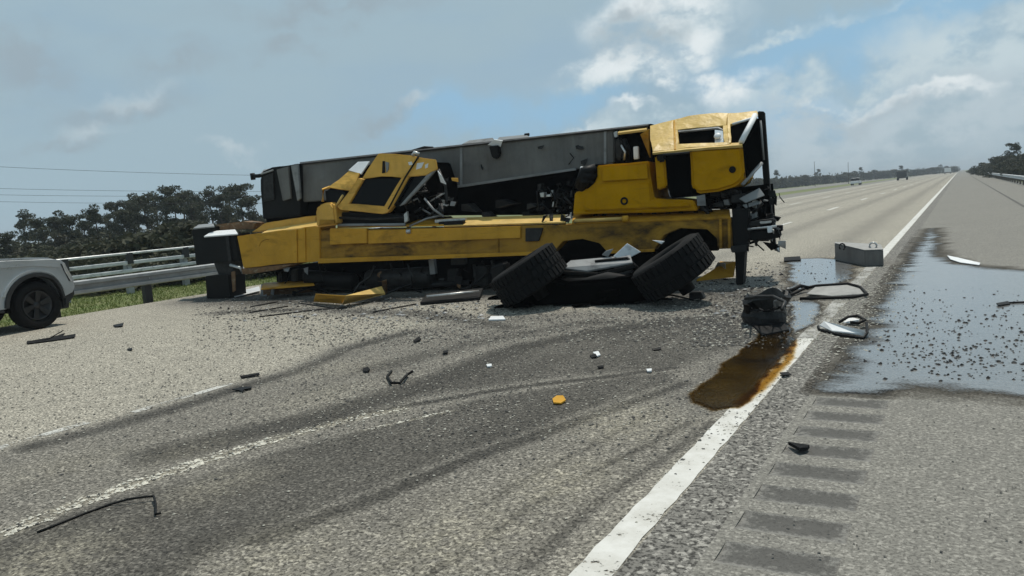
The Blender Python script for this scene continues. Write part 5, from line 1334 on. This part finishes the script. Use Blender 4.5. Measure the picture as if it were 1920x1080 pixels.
# ------------------------------------------------------------------ gravel, crumbs, gouge rubble (uncountable)
def chips(name, pts, smin, smax, mat, label, seed, z=.004):
    r = np.random.default_rng(seed); n = len(pts); pts = np.array(pts); s = r.uniform(smin, smax, n) * r.choice([.6, 1, 1, 1.5], n)
    base = np.array([[1, 0, .2], [-.5, .86, .25], [-.5, -.86, .2], [0, 0, .8], [.6, .5, 0], [-.7, .1, 0]])
    base = np.array([[1, 0, .15], [0, 1, .2], [-1, 0, .1], [0, -1, .2], [.1, .1, .75], [0, 0, -.1]])
    F = [(0, 1, 4), (1, 2, 4), (2, 3, 4), (3, 0, 4), (1, 0, 5), (2, 1, 5), (3, 2, 5), (0, 3, 5)]
    a = r.uniform(0, 6.28, n); V = base[None] * r.uniform(.6, 1.4, (n, 6, 3)) * s[:, None, None]
    c, sn = np.cos(a)[:, None], np.sin(a)[:, None]
    X = V[..., 0] * c - V[..., 1] * sn; Y = V[..., 0] * sn + V[..., 1] * c
    V = np.stack([X + pts[:, :1], Y + pts[:, 1:2], V[..., 2] * .8 + z], -1)
    me = bpy.data.meshes.new(name); me.from_pydata(V.reshape(-1, 3).tolist(), [], [tuple(q + 6 * i for q in t) for i in range(n) for t in F]); me.materials.append(MATS[mat])
    return tag(link(bpy.data.objects.new(name, me)), label, 'gravel', None, 'stuff')
rp = random.Random(17)
def scatter(poly, n): 
    P = gpoly(poly); lo, hi = P.min(0), P.max(0); out = []
    while len(out) < n:
        q = np.column_stack([[rp.uniform(lo[0], hi[0]) for _ in range(400)], [rp.uniform(lo[1], hi[1]) for _ in range(400)]])
        out += [tuple(x) for x in q[inside(q, P)]]
    return out[:n]
def scatter_px(n, x0, x1, y0, y1):
    return [tuple(G(rp.uniform(x0, x1), rp.uniform(y0, y1))[:2]) for _ in range(n)]
def tri_px(n, x0, x1, y0, y1, m_): return [tuple(G(rp.uniform(x0, x1), rp.triangular(y0, y1, m_))[:2]) for _ in range(n)]
pud = scatter_px(240, 1650, 1960, 560, 690) + scatter_px(130, 1740, 1960, 640, 715) + scatter_px(90, 1620, 1800, 590, 690) + scatter_px(60, 1500, 1600, 490, 540)
pud += scatter_px(220, 1640, 1960, 540, 720)
chips('gravel', pud, .006, .016, 'black_steel', 'dark crumbs scattered over the wide puddle', 3, .006)
chips('gravel', scatter_px(1600, 1300, 1490, 500, 650), .007, .02, 'stone_dark', 'dark crumbs under the crane front', 4)
chips('gravel', scatter_px(900, 1300, 1500, 500, 650), .006, .016, 'stone_pale', 'pale crumbs under the crane front', 5)
chips('gravel', scatter_px(900, 420, 900, 565, 640), .006, .018, 'stone_dark', 'dark crumbs in front of the crane tail', 6)
chips('gravel', scatter_px(500, 420, 900, 570, 640), .006, .018, 'stone_pale', 'pale crumbs in front of the crane tail', 7)
chips('gravel', [(rp.gauss(-1.2, .22), rp.triangular(6.2, 15.5, 9.5)) for _ in range(2600)], .004, .013, 'stone_pale', 'pale crumbs covering the edge strip beside the puddle', 14)
chips('gravel', scatter_px(700, 0, 1400, 610, 900), .004, .012, 'stone_dark', 'fine dark crumbs strewn over the lanes', 8)
chips('gravel', scatter_px(300, 0, 1400, 640, 1000), .003, .009, 'stone_pale', 'fine pale crumbs strewn over the lanes', 9)
chips('gravel', tri_px(5200, -40, 1000, 596, 860, 640), .003, .010, 'stone_dark', 'fine dark grit over the pale left lanes', 21)
chips('gravel', tri_px(2600, -40, 1000, 596, 860, 640), .003, .009, 'stone_pale', 'fine pale grit over the left lanes', 22)
chips('gravel', tri_px(5000, 560, 1480, 575, 860, 610), .003, .010, 'stone_dark', 'fine dark grit in front of the torn wheels', 23)
chips('gravel', tri_px(2600, 560, 1480, 575, 860, 610), .003, .009, 'stone_pale', 'fine pale grit in front of the torn wheels', 24)
chips('gravel', tri_px(6500, 360, 1480, 550, 665, 575), .005, .017, 'stone_dark', 'dense dark grit along the front of the wreck', 31)
chips('gravel', tri_px(2800, 360, 1480, 550, 665, 575), .005, .015, 'stone_pale', 'dense pale grit along the front of the wreck', 32)
chips('wreckage_crumbs', scatter_px(420, 380, 900, 545, 600) + scatter_px(260, 1300, 1480, 490, 600), .008, .03, 'black_steel', 'small dark broken bits under the wrecked crane', 25)
chips('wreckage_crumbs', scatter_px(160, 430, 920, 555, 605) + scatter_px(120, 1330, 1480, 500, 600), .012, .035, 'panel_grey', 'small grey broken bits under the wrecked crane', 26)
chips('gravel', scatter_px(260, 1400, 1920, 740, 1060), .0025, .006, 'stone_dark', 'fine dark crumbs on the shoulder', 10)
gr = []
for gi, (a, b) in enumerate(zip(gouge[:-1], gouge[1:])):
    L = np.linalg.norm(b - a); nn = np.array([-(b - a)[1], (b - a)[0]]) / L
    for _ in range(int(L * (560 if gi < 5 else 200))):
        t = rp.random()
        if mnoise.noise(Vector((gi * 3.1 + t * L * 5, 0, 0))) < rp.uniform(-.5, .25): continue
        w_g = .055 + .02 * math.sin(9 * (gi + t)); gr.append(tuple(a + (b - a) * t + nn * (rp.gauss(0, .014) + rp.choice([-w_g, -w_g, w_g, rp.uniform(-w_g, w_g)]))))
g2 = gpoly([(690, 806), (760, 790), (850, 769)])
for a, b in zip(g2[:-1], g2[1:]):
    for _ in range(26): gr.append(tuple(a + (b - a) * rp.random() + np.array([rp.gauss(0, .012), rp.gauss(0, .012)])))
chips('gouge_rubble', gr, .005, .014, 'scrape_pale', 'pale scraped asphalt rubble along the gouge', 11, .002)
chips('gouge_rubble', gr[::4], .004, .011, 'stone_dark', 'dark scraped rubble along the gouge', 12, .002)

# ------------------------------------------------------------------ thin summer haze
hz = obj('haze', *box_vf((0, 1340, 9.0), (3050, 0, 0), (0, 1760, 0), (0, 0, 11)), 'road_paint', None)
hm = bpy.data.materials.new('haze'); hm.use_nodes = True; hn = hm.node_tree
hn.nodes.remove(hn.nodes['Principled BSDF'])
pv = hn.nodes.new('ShaderNodeVolumePrincipled'); pv.inputs['Color'].default_value = (0.78, 0.86, 0.93, 1); pv.inputs['Density'].default_value = 0.0006
hn.links.new(pv.outputs[0], hn.nodes['Material Output'].inputs['Volume'])
hz.data.materials.clear(); hz.data.materials.append(hm); tag(hz, 'thin pale haze in the air', 'haze', None, 'stuff')
